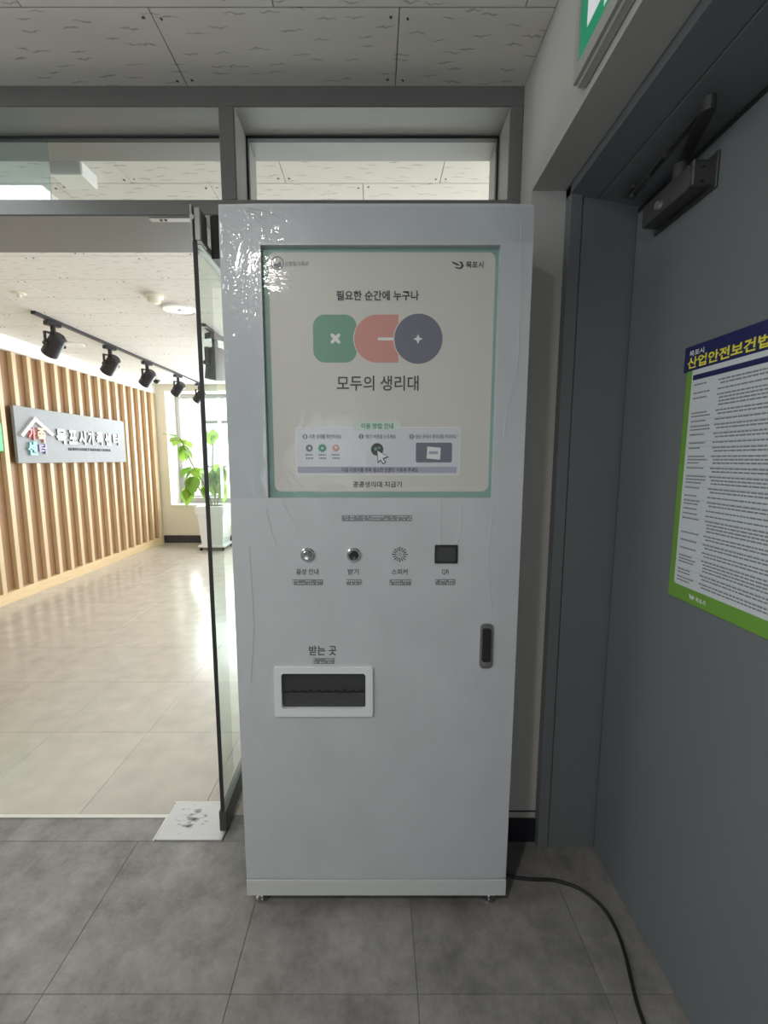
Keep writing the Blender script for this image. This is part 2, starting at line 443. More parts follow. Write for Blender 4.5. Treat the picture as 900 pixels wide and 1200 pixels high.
# ---- floor of the vestibule: single vinyl tiles
fl = struct('floor', label='worn grey concrete-look vinyl tile floor of the vestibule')
box('subfloor', M['grout'], -2.7, 0.95, -7.1, 1.476, -0.06, -0.004, fl)
xj = [-2.754 + 0.4765 * k for k in range(0, 9)]
yj = [1.476, 1.363, 0.926] + [0.926 - 0.45 * k for k in range(1, 19)]
tile_cache = {}
def tile(name, m, x0, x1, y0, y1, parent, gap, z1=0.0, z0=-0.004):
    key = (name, m.name, round(x1 - x0, 4), round(y1 - y0, 4), z0)
    if key not in tile_cache:
        w, d = (x1 - x0) / 2 - gap, (y1 - y0) / 2 - gap
        o = obj(name, bx(B(), -w, w, -d, d, z0, z1, 0.0004 if m is M['ltile'] else 0.0010), m, parent)
        tile_cache[key] = o.data
    else:
        o = bpy.data.objects.new(name, tile_cache[key]); C.objects.link(o); o.parent = parent
    o.location = ((x0 + x1) / 2, (y0 + y1) / 2, 0)
    return o
for i in range(len(xj) - 1):
    for k in range(len(yj) - 1):
        if yj[k] < -1.4: continue
        x0, x1 = xj[i], min(xj[i + 1], 0.95)
        if k == 0 and -0.86 < x0 < -0.38:           # the closer plate cuts this row
            tile('floor_tile', M['gtile'], -0.545, x1, yj[1], yj[0], fl, 0.0005); continue
        if k == 0 and x1 > -0.86 and x0 < -0.86: x1 = -0.79
        tile('floor_tile', M['gtile'], x0, x1, yj[k + 1], yj[k], fl, 0.0005)
tile('floor_tile', M['gtile'], -2.7, 0.95, -7.0, yj[7], fl, 0.001)
box('threshold_strip', M['threshold'], -2.7, -0.795, 1.462, 1.476, -0.004, 0.0025, fl)

# ---- floor of the lobby: polished beige tiles
fl2 = struct('floor', label='polished beige stone-look tile floor of the bright lobby')
box('subfloor', M['lgrout'], -3.6, 2.6, 1.476, 7.3, -0.06, -0.004, fl2)
lx = [-0.672 - 0.4655 * k for k in range(6, 0, -1)] + [-0.672 + 0.4655 * k for k in range(0, 8)]
ly = [1.476, 1.974] + [1.974 + 0.4825 * k for k in range(1, 11)] + [6.85]
for i in range(len(lx) - 1):
    for k in range(len(ly) - 1):
        tile('floor_tile', M['ltile'], lx[i], lx[i + 1], ly[k], ly[k + 1], fl2, 0.0008)

# ---- ceiling: staggered boards through both rooms
cl = struct('ceiling', label='fissured white mineral board ceiling with dark joints')
box('ceiling_void', M['ceilback'], -3.7, 2.7, -7.1, 7.4, ZC + 0.012, ZC + 0.05, cl)
def ceiling_board(x0, x1, y0, y1):
    tile('ceiling_board', M['ceil'], x0, x1, y0, y1, cl, 0.0013, 0.012, 0.0).location.z = ZC
BW, BD = 0.6445, 0.3225
yr = 1.243
dots = B()
def board_row(ya, yb, off, xa, xb):
    k0 = math.floor((xa - off) / BW); x = off + k0 * BW
    while x < xb - 0.02:
        ceiling_board(max(x, xa), min(x + BW, xb), ya, yb)
        for sx in (x + 0.022, x + BW - 0.022):
            for sy in (ya + 0.028, yb - 0.028):
                if xa < sx < xb: cyl(dots, (sx + random.uniform(-.006, .006), sy + random.uniform(-.008, .008), ZC - 0.0006), (sx, sy, ZC + 0.004), 0.0042, n=8)
        x += BW
board_row(yr, YF + 0.01, -0.585, -2.7, XW)                    # cut row against the partition
for r in range(0, 8):
    board_row(yr - BD * (r + 1), yr - BD * r, -0.585 + (0.322 if r % 2 == 0 else 0), -2.7, XW)
tile('ceiling_board', M['ceil'], -2.7, XW, -7.0, yr - BD * 8, cl, 0.001, 0.012, 0.0).location.z = ZC
r = 0; y = YB - 0.02
while y < 7.2:
    yn = 1.945 if r == 0 else y + BD
    board_row(y, yn, -0.379 + (0.322 if r % 2 else 0), -3.6, 2.6); y = yn; r += 1
obj('screw_head', dots, M['ink'], cl, kind='stuff')

# ---- steel-framed partition with transom lights
pt = struct('window_1', label='grey steel framed glass transom partition above the doorway')
ZT0, ZM0, ZM1 = 2.44, 2.125, 2.171
box('top_rail', M['frame'], -2.6, 0.4595, YF, YB, ZT0, ZC, pt, 0.002)
box('middle_rail', M['frame'], -2.6, 0.4595, YF, YB, ZM0, ZM1, pt, 0.002)
box('mullion', M['frame'], -0.492, -0.445, YF, YB, ZM1, ZT0, pt, 0.002)
box('mullion', M['frame'], -0.492, -0.445, YF, YB, 0, ZM0, pt, 0.002)
box('stile', M['frame'], 0.419, 0.4595, YF, YB, ZM1, ZT0, pt, 0.002)
box('stile', M['frame'], 0.419, 0.4595, YF, YB, 0, ZM0, pt, 0.002)
for x0, x1 in ((-2.6, -0.492), (-0.445, 0.419)):
    g = B()
    for a in ((x0, x1, ZT0 - 0.010, ZT0), (x0, x1, ZM1, ZM1 + 0.008), (x0, x0 + 0.008, ZM1, ZT0), (x1 - 0.008, x1, ZM1, ZT0)):
        bx(g, a[0], a[1], YF + 0.122, YF + 0.140, a[2], a[3])
    obj('gasket', g, M['gasket'], pt)
    cut = [(x0 + 0.002, -1.127), (-1.125, x1 - 0.002)] if x0 < -1 else [(x0 + 0.002, x1 - 0.002)]
    for a_, c_ in cut: box('glass_pane', M['coated'] if a_ < -2 else M['transom'], a_, c_, YF + 0.127, YF + 0.135, ZM1 + 0.002, ZT0 - 0.002, pt)
    # thin sheets painting the lobby light paler onto the frame's inner faces, front and back of the pane
    lin = B()
    for y0, y1 in ((YF + 0.004, YF + 0.122), (YF + 0.140, YB - 0.004)):
        bx(lin, x0, x1, y0, y1, ZT0 - 0.0015, ZT0)
        bx(lin, x0, x0 + 0.0015, y0, y1, ZM1, ZT0 - 0.0015); bx(lin, x1 - 0.0015, x1, y0, y1, ZM1, ZT0 - 0.0015)
    obj('lit_frame_face', lin, M['soffit'], pt)
box('lit_frame_face', M['soffit'], -2.6, -0.565, YF + 0.004, YB - 0.004, ZM0 - 0.0015, ZM0, pt)  # rail underside coloured paler for the lobby light on it
box('unlit_slot_box', M['black'], -0.535, -0.492, YF + 0.002, YB, 1.995, ZM0 - 0.001, pt, 0.002, label='black box painting the unlit slot above the open glass door')  # black box added to draw the unlit slot under the middle rail
cvr = B(); bx(cvr, -0.735, -0.60, YF + 0.012, YF + 0.034, ZM0 - 0.0035, ZM0 - 0.0015); obj('closer_cover', cvr, M['steel'], pt)
sc_ = B()
for x in (-0.70, -0.685): cyl(sc_, (x, YF + 0.023, ZM0 - 0.0045), (x, YF + 0.023, ZM0 - 0.003), 0.005, n=10)
obj('screw_hole', sc_, M['gasket'], pt)
wb = struct('wall_back', label='unseen grey panel added behind the machine to block lobby light, plain walls beside the doorway')
box('opaque_panel', M['corridor'], -0.445, 0.419, YF + 0.10, YB, 0, ZM0, wb)  # hidden solid panel added to keep lobby light from leaking through
box('opaque_panel', M['corridor'], -2.6, -1.75, YF + 0.02, YB, 0, ZM0, wb)
box('wall_panel', M['creamwall'], 0.92, 2.6, YB - 0.12, YB, 0, ZC, wb)
box('wall_panel', M['creamwall'], -3.6, -2.6, YB - 0.12, YB, 0, ZC, wb)

# ---- right wall with its door recess
DX = 0.756
wr = struct('wall_right', label='warm grey plaster wall above and beside the steel door')
box('lintel', M['plaster'], XW, 0.56, 0.33, 1.60, 2.137, ZC + 0.01, wr)
box('lintel', M['plaster'], 0.56, 0.95, 0.33, 1.60, 2.150, ZC + 0.01, wr)
box('return_wall', M['plaster'], XW, 0.92, 1.369, YB, 0, 2.137, wr)
box('return_wall', M['plaster'], XW, 0.92, 1.60, YB, 2.15, ZC + 0.01, wr)
box('near_wall', M['plaster'], XW, 0.95, -7.1, 0.33, 0, ZC + 0.01, wr)
b_ = B(); bx(b_, XW + 0.002, 0.5635, 1.360, 1.369, 0, 0.088, 0.001); bx(b_, XW + 0.002, 0.5635, 1.366, 1.369, 0.112, 0.116)
o = obj('baseboard_right', b_, M['baseblack']); o['kind'] = 'structure'
# closed corridor behind the camera
wl = struct('wall_left', label='plain corridor wall with a window added for fill light behind the viewer')
for a in ((-7.1, -2.7, 0, ZC), (-0.3, 1.75, 0, ZC), (-2.7, -0.3, 0, 0.85), (-2.7, -0.3, 2.35, ZC)):
    box('wall_panel', M['corridor'], -2.75, -2.6, a[0], a[1], a[2], a[3], wl)
wf = struct('wall_front', label='corridor end wall with a window behind the viewer')
for a in ((-2.7, -1.8, 0, ZC), (-0.2, 0.95, 0, ZC), (-1.8, -0.2, 0, 0.75), (-1.8, -0.2, 2.25, ZC)):
    box('wall_panel', M['corridor'], a[0], a[1], -7.15, -7.0, a[2], a[3], wf)

# ---- steel door in the right wall
dr = struct('door_2', label='grey painted steel door with closer and pinned notice in right wall')
fr = B()
bx(fr, 0.562, 0.598, 1.335, 1.369, 0, 2.137, 0.002); bx(fr, 0.602, 0.80, 1.339, 1.369, 0, 2.11, 0.0015); bx(fr, 0.597, 0.61, 1.345, 1.369, 0, 2.12)
obj('far_jamb', fr, M['doorsteel'], dr)
fr = B(); bx(fr, 0.562, 0.80, 0.33, 0.365, 0, 2.137, 0.002); obj('near_jamb', fr, M['doorsteel'], dr)
fr = B(); prism(fr, [(0.562, 2.112), (0.640, 2.098), (0.643, 2.101), (0.646, 2.097), (0.80, 2.070), (0.80, 2.150), (0.562, 2.150)], 0.365, 1.369)
obj('head_jamb', fr, M['doorsteel'], dr)
bx_l = box('door_leaf', M['doorsteel'], DX, DX + 0.045, 0.37, 1.331, 0.006, 2.055, dr, 0.0015)
g = B(); bx(g, DX + 0.004, DX + 0.03, 1.331, 1.3385, 0.003, 2.06); bx(g, DX + 0.004, DX + 0.03, 0.37, 1.3385, 2.056, 2.071); bx(g, DX + 0.004, DX + 0.03, 0.37, 1.335, 0.0005, 0.006)
obj('door_seal', g, M['rubber'], dr)
# closer: body on the leaf, folding arm up to the head
b_ = B(); bx(b_, DX - 0.050, DX - 0.002, 1.050, 1.226, 1.957, 2.014, 0.008, 2)
cl_ = obj('door_closer', b_, M['closer'], dr, smooth=True)
b_ = B(); bx(b_, DX - 0.006, DX - 0.001, 1.025, 1.238, 1.948, 2.024, 0.001); obj('mounting_plate', b_, M['arm'], cl_)
b_ = B(); bx(b_, DX - 0.050, DX - 0.004, 1.036, 1.0495, 1.959, 2.012, 0.002)
for z in (1.97, 2.0): cyl(b_, (DX - 0.03, 1.036, z), (DX - 0.03, 1.030, z), 0.006, n=10)
obj('end_cap', b_, M['arm'], cl_)
b_ = B(); cyl(b_, (DX - 0.050, 1.15, 1.978), (DX - 0.058, 1.15, 1.978), 0.012, 0.009, n=18); obj('valve_cap', b_, M['steel'], cl_)
b_ = B(); cyl(b_, (DX - 0.03, 1.11, 2.010), (DX - 0.03, 1.11, 2.046), 0.016, n=18); obj('spindle', b_, M['closer'], cl_)
def bar(bm, p0, p1, w, h):
    p0, p1 = Vector(p0), Vector(p1); d = (p1 - p0).normalized(); u = d.cross(Vector((0, 0, 1))).normalized() * w / 2; k = Vector((0, 0, h / 2))
    vs = [bm.verts.new(p + a * u + c * k) for p in (p0, p1) for a, c in ((-1, -1), (1, -1), (1, 1), (-1, 1))]
    for f in ((0, 1, 2, 3), (7, 6, 5, 4), (0, 4, 5, 1), (1, 5, 6, 2), (2, 6, 7, 3), (3, 7, 4, 0)): bm.faces.new([vs[i] for i in f])
EX, EY = 0.668, 0.950
b_ = B(); bar(b_, (DX - 0.03, 1.11, 2.049), (EX, EY, 2.049), 0.026, 0.006); obj('main_arm', b_, M['arm'], cl_)
b_ = B(); bar(b_, (EX, EY - 0.01, 2.060), (0.694, 1.25, 2.060), 0.013, 0.007)
cyl(b_, (EX, EY, 2.042), (EX, EY, 2.068), 0.012, n=16)
for t in (0.45, 0.7): q0 = Vector((EX, EY, 2.060)).lerp(Vector((0.694, 1.25, 2.060)), t); cyl(b_, q0, q0 + Vector((0.0012, 0.014, 0)), 0.009, n=10)
obj('link_arm', b_, M['arm'], cl_)
b_ = B(); bx(b_, 0.678, 0.712, 1.225, 1.278, 2.064, 2.0718, 0.002); cyl(b_, (0.694, 1.25, 2.050), (0.694, 1.25, 2.066), 0.008, n=12); obj('foot_bracket', b_, M['arm'], cl_)

# ---- glass swing door, standing open into the lobby
gd = struct('door_1', (-0.553, 1.390, 0), math.radians(2.0), label='frameless glass swing door standing open beside the machine')
box('glass_pane', M['glass'], -0.006, 0.006, 0.004, 0.90, 0.05, 2.03, gd)
b_ = B(); bx(b_, -0.0065, 0.0065, 0.0005, 0.004, 0.085, 2.01); obj('glass_edge', b_, M['gasket'], gd)
b_ = B(); bx(b_, -0.014, 0.014, 0.0, 0.92, 0.012, 0.092, 0.003); cyl(b_, (0, -0.0012, 0.032), (0, 0.004, 0.032), 0.006, n=12); obj('bottom_rail', b_, M['closer'], gd, label='dark grey bottom rail')
b_ = B(); bx(b_, -0.014, 0.014, 0.02, 0.92, 2.008, 2.034, 0.003); obj('top_rail', b_, M['steel'], gd)
b_ = B(); bx(b_, -0.010, -0.0025, -0.004, 0.06, 2.008, 2.112, 0.002); bx(b_, 0.0, 0.020, 0.0, 0.06, 2.010, 2.106, 0.003); cyl(b_, (-0.0035, -0.005, 2.075), (-0.0035, 0.01, 2.075), 0.0075, n=14)
obj('top_pivot', b_, M['steel'], gd)
b_ = B(); cyl(b_, (0.0, 0.05, 0.0), (0.0, 0.05, 0.014), 0.012, n=14); obj('bottom_pivot', b_, M['steel'], gd)
hp = obj('floor_hinge_plate', prism(B(), [(0, 0), (1, 0), (1, 1), (0, 1)], 0, 1), M['scuff'])
me = hp.data
for v, q in zip(me.vertices, [(-0.790, 1.366, .003), (-0.552, 1.366, .003), (-0.545, 1.533, .003), (-0.792, 1.533, .003), (-0.790, 1.366, -.004), (-0.552, 1.366, -.004), (-0.545, 1.533, -.004), (-0.792, 1.533, -.004)]): v.co = q
hp['kind'] = 'structure'; hp.name = 'trim_1'; hp['label'] = 'scuffed steel floor hinge cover plate at the glass door pivot'
b_ = B(); bx(b_, -0.797, -0.7915, 1.362, 1.476, -0.004, 0.0034); bx(b_, -0.797, -0.54, 1.533, 1.537, -0.004, 0.0034); obj('edge_strip', b_, M['threshold'], hp)

# ================================================================== LOBBY SHELL
sw = struct('wall_left', label='lobby wall of pale vertical wood battens over brown backing')
SX = -3.50
box('backing_panel', M['backing'], SX - 0.05, SX, 2.0, 6.78, 0.0, 2.36, sw)
bat = None
for k in range(-9, 17):
    yb = 3.853 + k * 0.1795
    if bat is None:
        b0 = box('batten', M['batten'], SX, SX + 0.045, -0.024, 0.024, 0.10, 2.36, sw, 0.002); bat = b0.data
    else:
        b0 = bpy.data.objects.new('batten', bat); C.objects.link(b0); b0.parent = sw
    b0.location.y = yb
box('plinth', M['plinthwood'], SX, SX + 0.055, 2.0, 6.80, 0.0, 0.105, sw, 0.002)
box('end_board', M['batten'], SX, SX + 0.048, 6.72, 6.80, 0.105, 2.36, sw, 0.002)
box('upper_band', M['whitewall'], SX - 0.05, SX + 0.05, 1.6, 7.3, 2.362, ZC, sw)
box('wall_panel', M['whitewall'], SX - 0.2, SX - 0.05, 1.6, 7.4, 0, ZC, sw)
wbk = struct('wall_far', label='cream lobby end wall around the bright window')
Y6 = 6.83
WX0, WX1, WZ0, WZ1 = -3.30, 1.7, 0.62, 2.40
box('wall_below', M['creamwall'], SX - 0.05, 2.6, Y6, 7.32, 0, WZ0 - 0.02, wbk)
box('wall_above', M['creamwall'], SX - 0.05, 2.6, Y6, 7.32, WZ1, ZC, wbk)
box('wall_side', M['creamwall'], SX - 0.05, WX0, Y6, 7.32, WZ0 - 0.02, WZ1, wbk)
box('wall_side', M['creamwall'], WX1, 2.6, Y6, 7.32, WZ0 - 0.02, WZ1, wbk)
box('window_sill', M['white2'], WX0, WX1, Y6 - 0.02, 7.28, WZ0 - 0.02, WZ0, wbk)
bs = box('baseboard_back', M['baseblue'], SX + 0.06, 2.5, Y6 - 0.012, Y6, 0, 0.122); bs['kind'] = 'structure'
w2 = struct('window_2', label='overexposed aluminium lobby window behind the potted plant')
YW = 7.16
b_ = B()
for a in ((WX0, WX0 + 0.07, WZ0, WZ1), (WX1 - 0.07, WX1, WZ0, WZ1), (WX0 + 0.07, WX1 - 0.07, WZ0, WZ0 + 0.09), (WX0 + 0.07, WX1 - 0.07, WZ1 - 0.07, WZ1)):
    bx(b_, a[0], a[1], YW, YW + 0.09, a[2], a[3], 0.003)
obj('window_frame', b_, M['alu'], w2)
for x in (-2.87, -1.55, -0.2, 1.0): box('mullion', M['alu'], x - 0.025, x + 0.025, YW, YW + 0.09, WZ0 + 0.09, WZ1 - 0.07, w2, 0.003)
for x0, x1 in ((-2.845, -1.575), (-1.525, -0.225), (-0.175, 0.975)): box('transom_bar', M['alu'], x0, x1, YW + 0.005, YW + 0.085, 1.93, 1.98, w2, 0.003)
def sash(x0, x1, z0, z1):
    q = B()
    for a in ((x0, x0 + 0.03, z0, z1), (x1 - 0.03, x1, z0, z1), (x0 + 0.03, x1 - 0.03, z0, z0 + 0.03), (x0 + 0.03, x1 - 0.03, z1 - 0.03, z1)): bx(q, a[0], a[1], YW - 0.02, YW + 0.03, a[2], a[3])
    s = obj('sash', q, M['alu'], w2)
    q = B(); cyl(q, (x0 + 0.09, YW - 0.03, z1 - 0.03), (x0 + 0.20, YW - 0.03, z0 + 0.12), 0.008, n=8); obj('stay_arm', q, M['alu'], s)
sash(-3.22, -2.90, 0.72, 1.20); sash(-2.84, -1.58, 0.72, 1.24)
for x0, x1 in ((-3.23, -2.895), (-2.845, -1.575), (-1.525, -0.225), (-0.175, 0.975), (1.025, 1.63)):
    box('glass_pane', M['transom'], x0, x1, YW + 0.036, YW + 0.044, WZ0 + 0.09, WZ1 - 0.07, w2)
wlr = struct('wall_right', label='lobby side wall with a window hidden behind the partition')
for a in ((1.6, 2.0, 0, ZC), (6.4, 7.32, 0, ZC), (2.0, 6.4, 0, 0.6), (2.0, 6.4, 2.4, ZC)):
    box('wall_panel', M['creamwall'], 2.5, 2.62, a[0], a[1], a[2], a[3], wlr)

# ================================================================== THE DISPENSER MACHINE
MY = 1.137                                       # front plane
def F(u, v): p = onY(u, v, MY); return p.x, p.z
def fr_box(u0, v0, u1, v1):                      # photo box on the machine's front -> x0, x1, z0, z1
    x0, z1 = F(u0, v0); x1, z0 = F(u1, v1); return x0, x1, z0, z1
mc = empty('dispenser_machine', (0, MY, 0))
tag(mc, 'tall white sanitary product dispenser machine wrapped in clear film in front of the doorway', 'dispenser')
hx = 0.391
# display opening and slot opening
dX0, dX1, dZ0, dZ1 = fr_box(305, 287, 577, 583.5)
sl = fr_box(321, 781, 437, 838); sw_ = fr_box(330, 788, 428.5, 829)
so = (sl[0] + 0.006, sl[1] - 0.006, sl[2] + 0.006, sl[3] - 0.006)
b_ = B(); bx(b_, -hx + 0.001, hx - 0.001, 0.022, 0.318, 0.098, 1.973, 0.002)
obj('cabinet', b_, M['white'], mc)
b_ = B(); plate(b_, -hx, hx, 0.098, 1.975, [(dX0, dX1, dZ0, dZ1), so], 0.0, 0.0215)
es = [e for e in b_.edges if all(abs(v.co.y) < 1e-6 for v in e.verts) and (all(abs(abs(v.co.x) - hx) < 1e-5 for v in e.verts) or all(abs(v.co.z - 1.975) < 1e-5 for v in e.verts) or all(abs(v.co.z - 0.098) < 1e-5 for v in e.verts))]
bmesh.ops.bevel(b_, geom=es, offset=0.004, segments=2, profile=0.5, affect='EDGES')
door = obj('front_door', b_, M['white'], mc)
b_ = B(); bx(b_, -hx, hx, 0.0, 0.318, 0.040, 0.0935, 0.0015); obj('plinth', b_, M['plinth'], mc)
b_ = B(); bx(b_, -hx + 0.004, hx - 0.004, 0.006, 0.03, 0.0925, 0.0985); obj('door_gap', b_, M['ink'], mc)
for x, y in ((-0.352, 0.03), (0.350, 0.03), (-0.352, 0.28), (0.350, 0.28)):
    b_ = B(); lathe(b_, [(0.020, 0.0), (0.020, 0.006), (0.007, 0.010), (0.007, 0.024), (0.013, 0.025), (0.013, 0.034), (0.007, 0.035), (0.007, 0.0405)], (x, y, 0), n=14)
    obj('foot', b_, M['chrome'], mc, smooth=True, label='chrome levelling foot')
# display panel: sage backing with cream print, all flat print on it
PY = 0.014
b_ = B(); bx(b_, dX0, dX1, PY, 0.021, dZ0, dZ1); dp = obj('display_panel', b_, M['border'], mc, label='recessed printed display with sage green border')
def prn(name, pts, m, lay=1): return obj(name, prism(B(), pts, PY - 0.00012 * lay, PY - 0.00012 * lay + 0.0001), m, dp)
c0 = fr_box(312.5, 292.5, 573.5, 576.5)
prn('cream_sheet', rrect(c0[0] , c0[1], c0[2], c0[3], 0.018), M['cream'])
# dark shadow lip on top of the recess comes from the real step
# icons
def R_(u0, v0, u1, v1, r, m, lay, name='printed_icon'):
    a = fr_box(u0, v0, u1, v1); return prn(name, rrect(*a, r), m, lay)
R_(365.5, 366.5, 418, 423.5, 0.030, M['icgreen'], 2)
a = fr_box(414.5, 366.5, 467, 423.5)
rr = (a[3] - a[2]) / 2; pts = [(a[1], a[3])] + [(a[0] + rr + rr * math.cos(t), a[2] + rr + rr * math.sin(t)) for t in [PI / 2 + PI * k / 24 for k in range(25)]] + [(a[1], a[2])]
prn('icon_outline', [(x - 0.0025 if x < a[0] + rr else x, z) for x, z in pts], M['cream'], 3)
prn('printed_icon', pts, M['iccoral'], 4)
a = fr_box(462.5, 365.5, 519, 425)
prn('icon_outline', circ((a[0] + a[1]) / 2, (a[2] + a[3]) / 2, (a[1] - a[0]) / 2 + 0.0025, 40), M['cream'], 5)
prn('printed_icon', circ((a[0] + a[1]) / 2, (a[2] + a[3]) / 2, (a[1] - a[0]) / 2, 40), M['icnavy'], 6)
cx, cz = F(392.5, 395)
cr = []
for k in range(48):
    t = 2 * PI * k / 48; r = 0.0115 + 0.0050 * math.cos(4 * (t - PI / 4)); cr.append((cx + r * math.cos(t), cz + r * math.sin(t)))
prn('printed_mark', cr, M['whiteink'], 7)
a = fr_box(443, 393.8, 461, 397.2); prn('printed_mark', [(a[0], a[2]), (a[1], a[2]), (a[1], a[3]), (a[0], a[3])], M['whiteink'], 7)
cx, cz = F(490.5, 395.5)
cr = []
for k in range(8):
    r = 0.0125 if k % 2 == 0 else 0.0050; cr.append((cx + r * math.cos(PI * k / 4), cz + r * math.sin(PI * k / 4)))
prn('printed_mark', cr, M['whiteink'], 7)
def T(body, u0, v0, u1, v1, m, bold=0.0, lay=8, parent=None, y=None, plane=None):
    a = fr_box(u0, v0, u1, v1)
    return put_text(body, a[0], a[1], a[2], a[3], PY - 0.00012 * lay if y is None else y, m, parent or dp, bold)
T('필요한 순간에 누구나', 393.5, 338, 491.5, 350, M['ink'], 0.025)
T('모두의 생리대', 394, 439, 491, 457, M['ink'], 0.012)
T('성평등가족부', 332, 303.5, 361, 309.5, M['inkgrey'], 0.0)
T('목포시', 547.5, 303.5, 568, 311.5, M['ink'], 0.02)
T('공공생리대 지급기', 413, 564.5, 471, 571.5, M['ink'], 0.014)
# ministry roundel, top left
cx, cz = F(323.5, 305.5); R0 = 0.0165
ring = B()
for k in range(30):
    t0, t1 = 2 * PI * k / 30, 2 * PI * (k + 1) / 30
    prism(ring, [(cx + R0 * math.cos(t0), cz + R0 * math.sin(t0)), (cx + R0 * math.cos(t1), cz + R0 * math.sin(t1)), (cx + .82 * R0 * math.cos(t1), cz + .82 * R0 * math.sin(t1)), (cx + .82 * R0 * math.cos(t0), cz + .82 * R0 * math.sin(t0))], PY - 0.0003, PY - 0.0002)
prism(ring, [(cx + 0.62 * R0 * math.cos(t), cz - 0.1 * R0 + 0.62 * R0 * math.sin(t)) for t in [PI + 0.0 + PI * k / 12 for k in range(13)]] + [(cx + 0.45 * R0, cz + 0.30 * R0), (cx + 0.1 * R0, cz + 0.02 * R0)], PY - 0.0003, PY - 0.0002)
obj('printed_emblem', ring, M['inkgrey'], dp)
# city emblem, top right: a swooping leaf-and-wave mark
em = B()
def cpts(L): return [F(u, v) for u, v in L]
prism(em, cpts([(530, 303), (537, 305.5), (541, 308.5), (536, 308), (532, 306)]), PY - 0.0003, PY - 0.0002)
prism(em, cpts([(538, 303), (543, 304), (545, 309), (542, 312.5), (536, 312), (533.5, 309.5), (537, 310.5), (541, 310.5), (542, 307), (540.5, 305)]), PY - 0.0003, PY - 0.0002)
obj('printed_emblem', em, M['ink'], dp)
# how-to card
R_(345, 500, 539.5, 557, 0.006, M['whiteink'], 2, 'card_border'); R_(345.8, 500.8, 538.7, 556.2, 0.006, M['paper'], 3, 'card')
R_(413, 493, 470, 503.5, 0.011, M['mint'], 4, 'card_tab')
T('이용 방법 안내', 423, 495.2, 461, 502.2, M['inkgreen'], 0.02)
R_(347.5, 547, 536, 554.5, 0.001, M['lilac'], 4, 'card_strip')
T('다음 이용자를 위해 필요한 만큼만 이용해 주세요', 400, 548.3, 490.5, 553.4, M['ink'], 0.01)
for u, n in ((356.5, 1), (423, 2), (483, 3)):
    cx, cz = F(u, 511.3); prn('step_badge', circ(cx, cz, 0.0068, 18), M['inkgrey'], 4)
    T(str(n), u - 1.0, 509.3, u + 1.0, 513.3, M['paper'], 0.02, 6)
T('버튼 상태를 확인하세요', 361.5, 508.6, 399.5, 514, M['inkgrey'], 0.015)
T("'받기' 버튼을 누르세요", 428, 508.6, 464, 514, M['inkgrey'], 0.015)
T('받는 곳에서 생리대를 꺼내세요', 488, 508.6, 535.5, 514, M['inkgrey'], 0.015)
def sun(cx, cz, r0, r1, n):
    return [(cx + (r1 if k % 2 == 0 else r0) * math.cos(PI * k / n), cz + (r1 if k % 2 == 0 else r0) * math.sin(PI * k / n)) for k in range(2 * n)]
cx, cz = F(361.5, 525); prn('printed_icon', circ(cx, cz, 0.0095), M['inkgrey'], 4); prn('printed_mark', circ(cx + .001, cz, 0.0035, 12), M['paper'], 5)
cx, cz = F(377, 525); prn('printed_icon', sun(cx, cz, 0.0088, 0.0135, 10), M['inkgreen'], 4); prn('printed_mark', circ(cx, cz, 0.0035, 12), M['paper'], 5)
cx, cz = F(393, 525); prn('printed_icon', circ(cx, cz, 0.0095), M['iccoral'], 4); prn('printed_mark', circ(cx, cz + .002, 0.0035, 12), M['paper'], 5)
bars = B()
for u in (361.5, 377, 393):
    for v, w in ((533, 9), (537, 8)):
        u0 = u - w / 2
        while u0 < u + w / 2 - 1: a = fr_box(u0, v - .9, u0 + 1.7, v + .9); prism(bars, [(a[0], a[2]), (a[1], a[2]), (a[1], a[3]), (a[0], a[3])], PY - .0006, PY - .0005); u0 += 2.3
obj('fine_print', bars, M['inkgrey'], dp)
cx, cz = F(442, 526.5); prn('printed_icon', circ(cx, cz, 0.0165), M['ink'], 4)
prn('printed_mark', circ(cx - .004, cz + .001, 0.0045, 12), M['icgreen'], 5); prn('printed_mark', circ(cx + .005, cz + .004, 0.0035, 12), M['icgreen'], 5)
ar = [(442.3, 528), (443.3, 541), (446, 538.2), (449.3, 543), (451.3, 541.5), (448.3, 537), (453.8, 535)]
prn('printed_arrow', cpts([(441.4, 526.2), (442.6, 543.2), (446, 540.2), (449, 544.6), (453, 541.7), (450, 537.9), (456, 535.8)]), M['ink'], 6)
prn('printed_arrow', cpts(ar), M['whiteink'], 7)
R_(488, 518.5, 530.5, 542, 0.005, M['icnavy'], 4, 'printed_tray')
prn('printed_packet', cpts([(501.5, 523), (517.5, 524.5), (516.5, 538.8), (500.5, 537.2)]), M['whiteink'], 5)
R_(503.5, 528.5, 514, 532.2, 0.001, M['lilac'], 6, 'printed_mark')
# controls
def dotted_plate(u0, v0, u1, v1, rows=2):
    x0, x1, z0, z1 = fr_box(u0, v0, u1, v1)
    q = B(); bx(q, x0, x1, -0.0028, 0, z0, z1, 0.0008); bp_ = obj('braille_plate', q, M['braille'], mc, label='small silver braille plate'); q = B()
    n = max(3, int((x1 - x0) / 0.0056))
    for i in range(n):
        for k in range(rows):
            if random.random() < 0.62:
                p = (x0 + (i + .5) / n * (x1 - x0), -0.0026, z0 + (k + .6) / (rows + .2) * (z1 - z0))
                cyl(q, p, (p[0], -0.0048, p[2]), 0.0020, 0.0012, n=6)
    obj('braille_dots', q, M['dot'], bp_, kind='stuff')
dotted_plate(400.5, 603.6, 482, 610.2); dotted_plate(343, 678.8, 378, 685.2); dotted_plate(406, 678.8, 423, 685.2)
dotted_plate(456.5, 678.8, 481.5, 685.4); dotted_plate(510, 678.6, 533, 685); dotted_plate(367, 770.8, 391.5, 777.4)
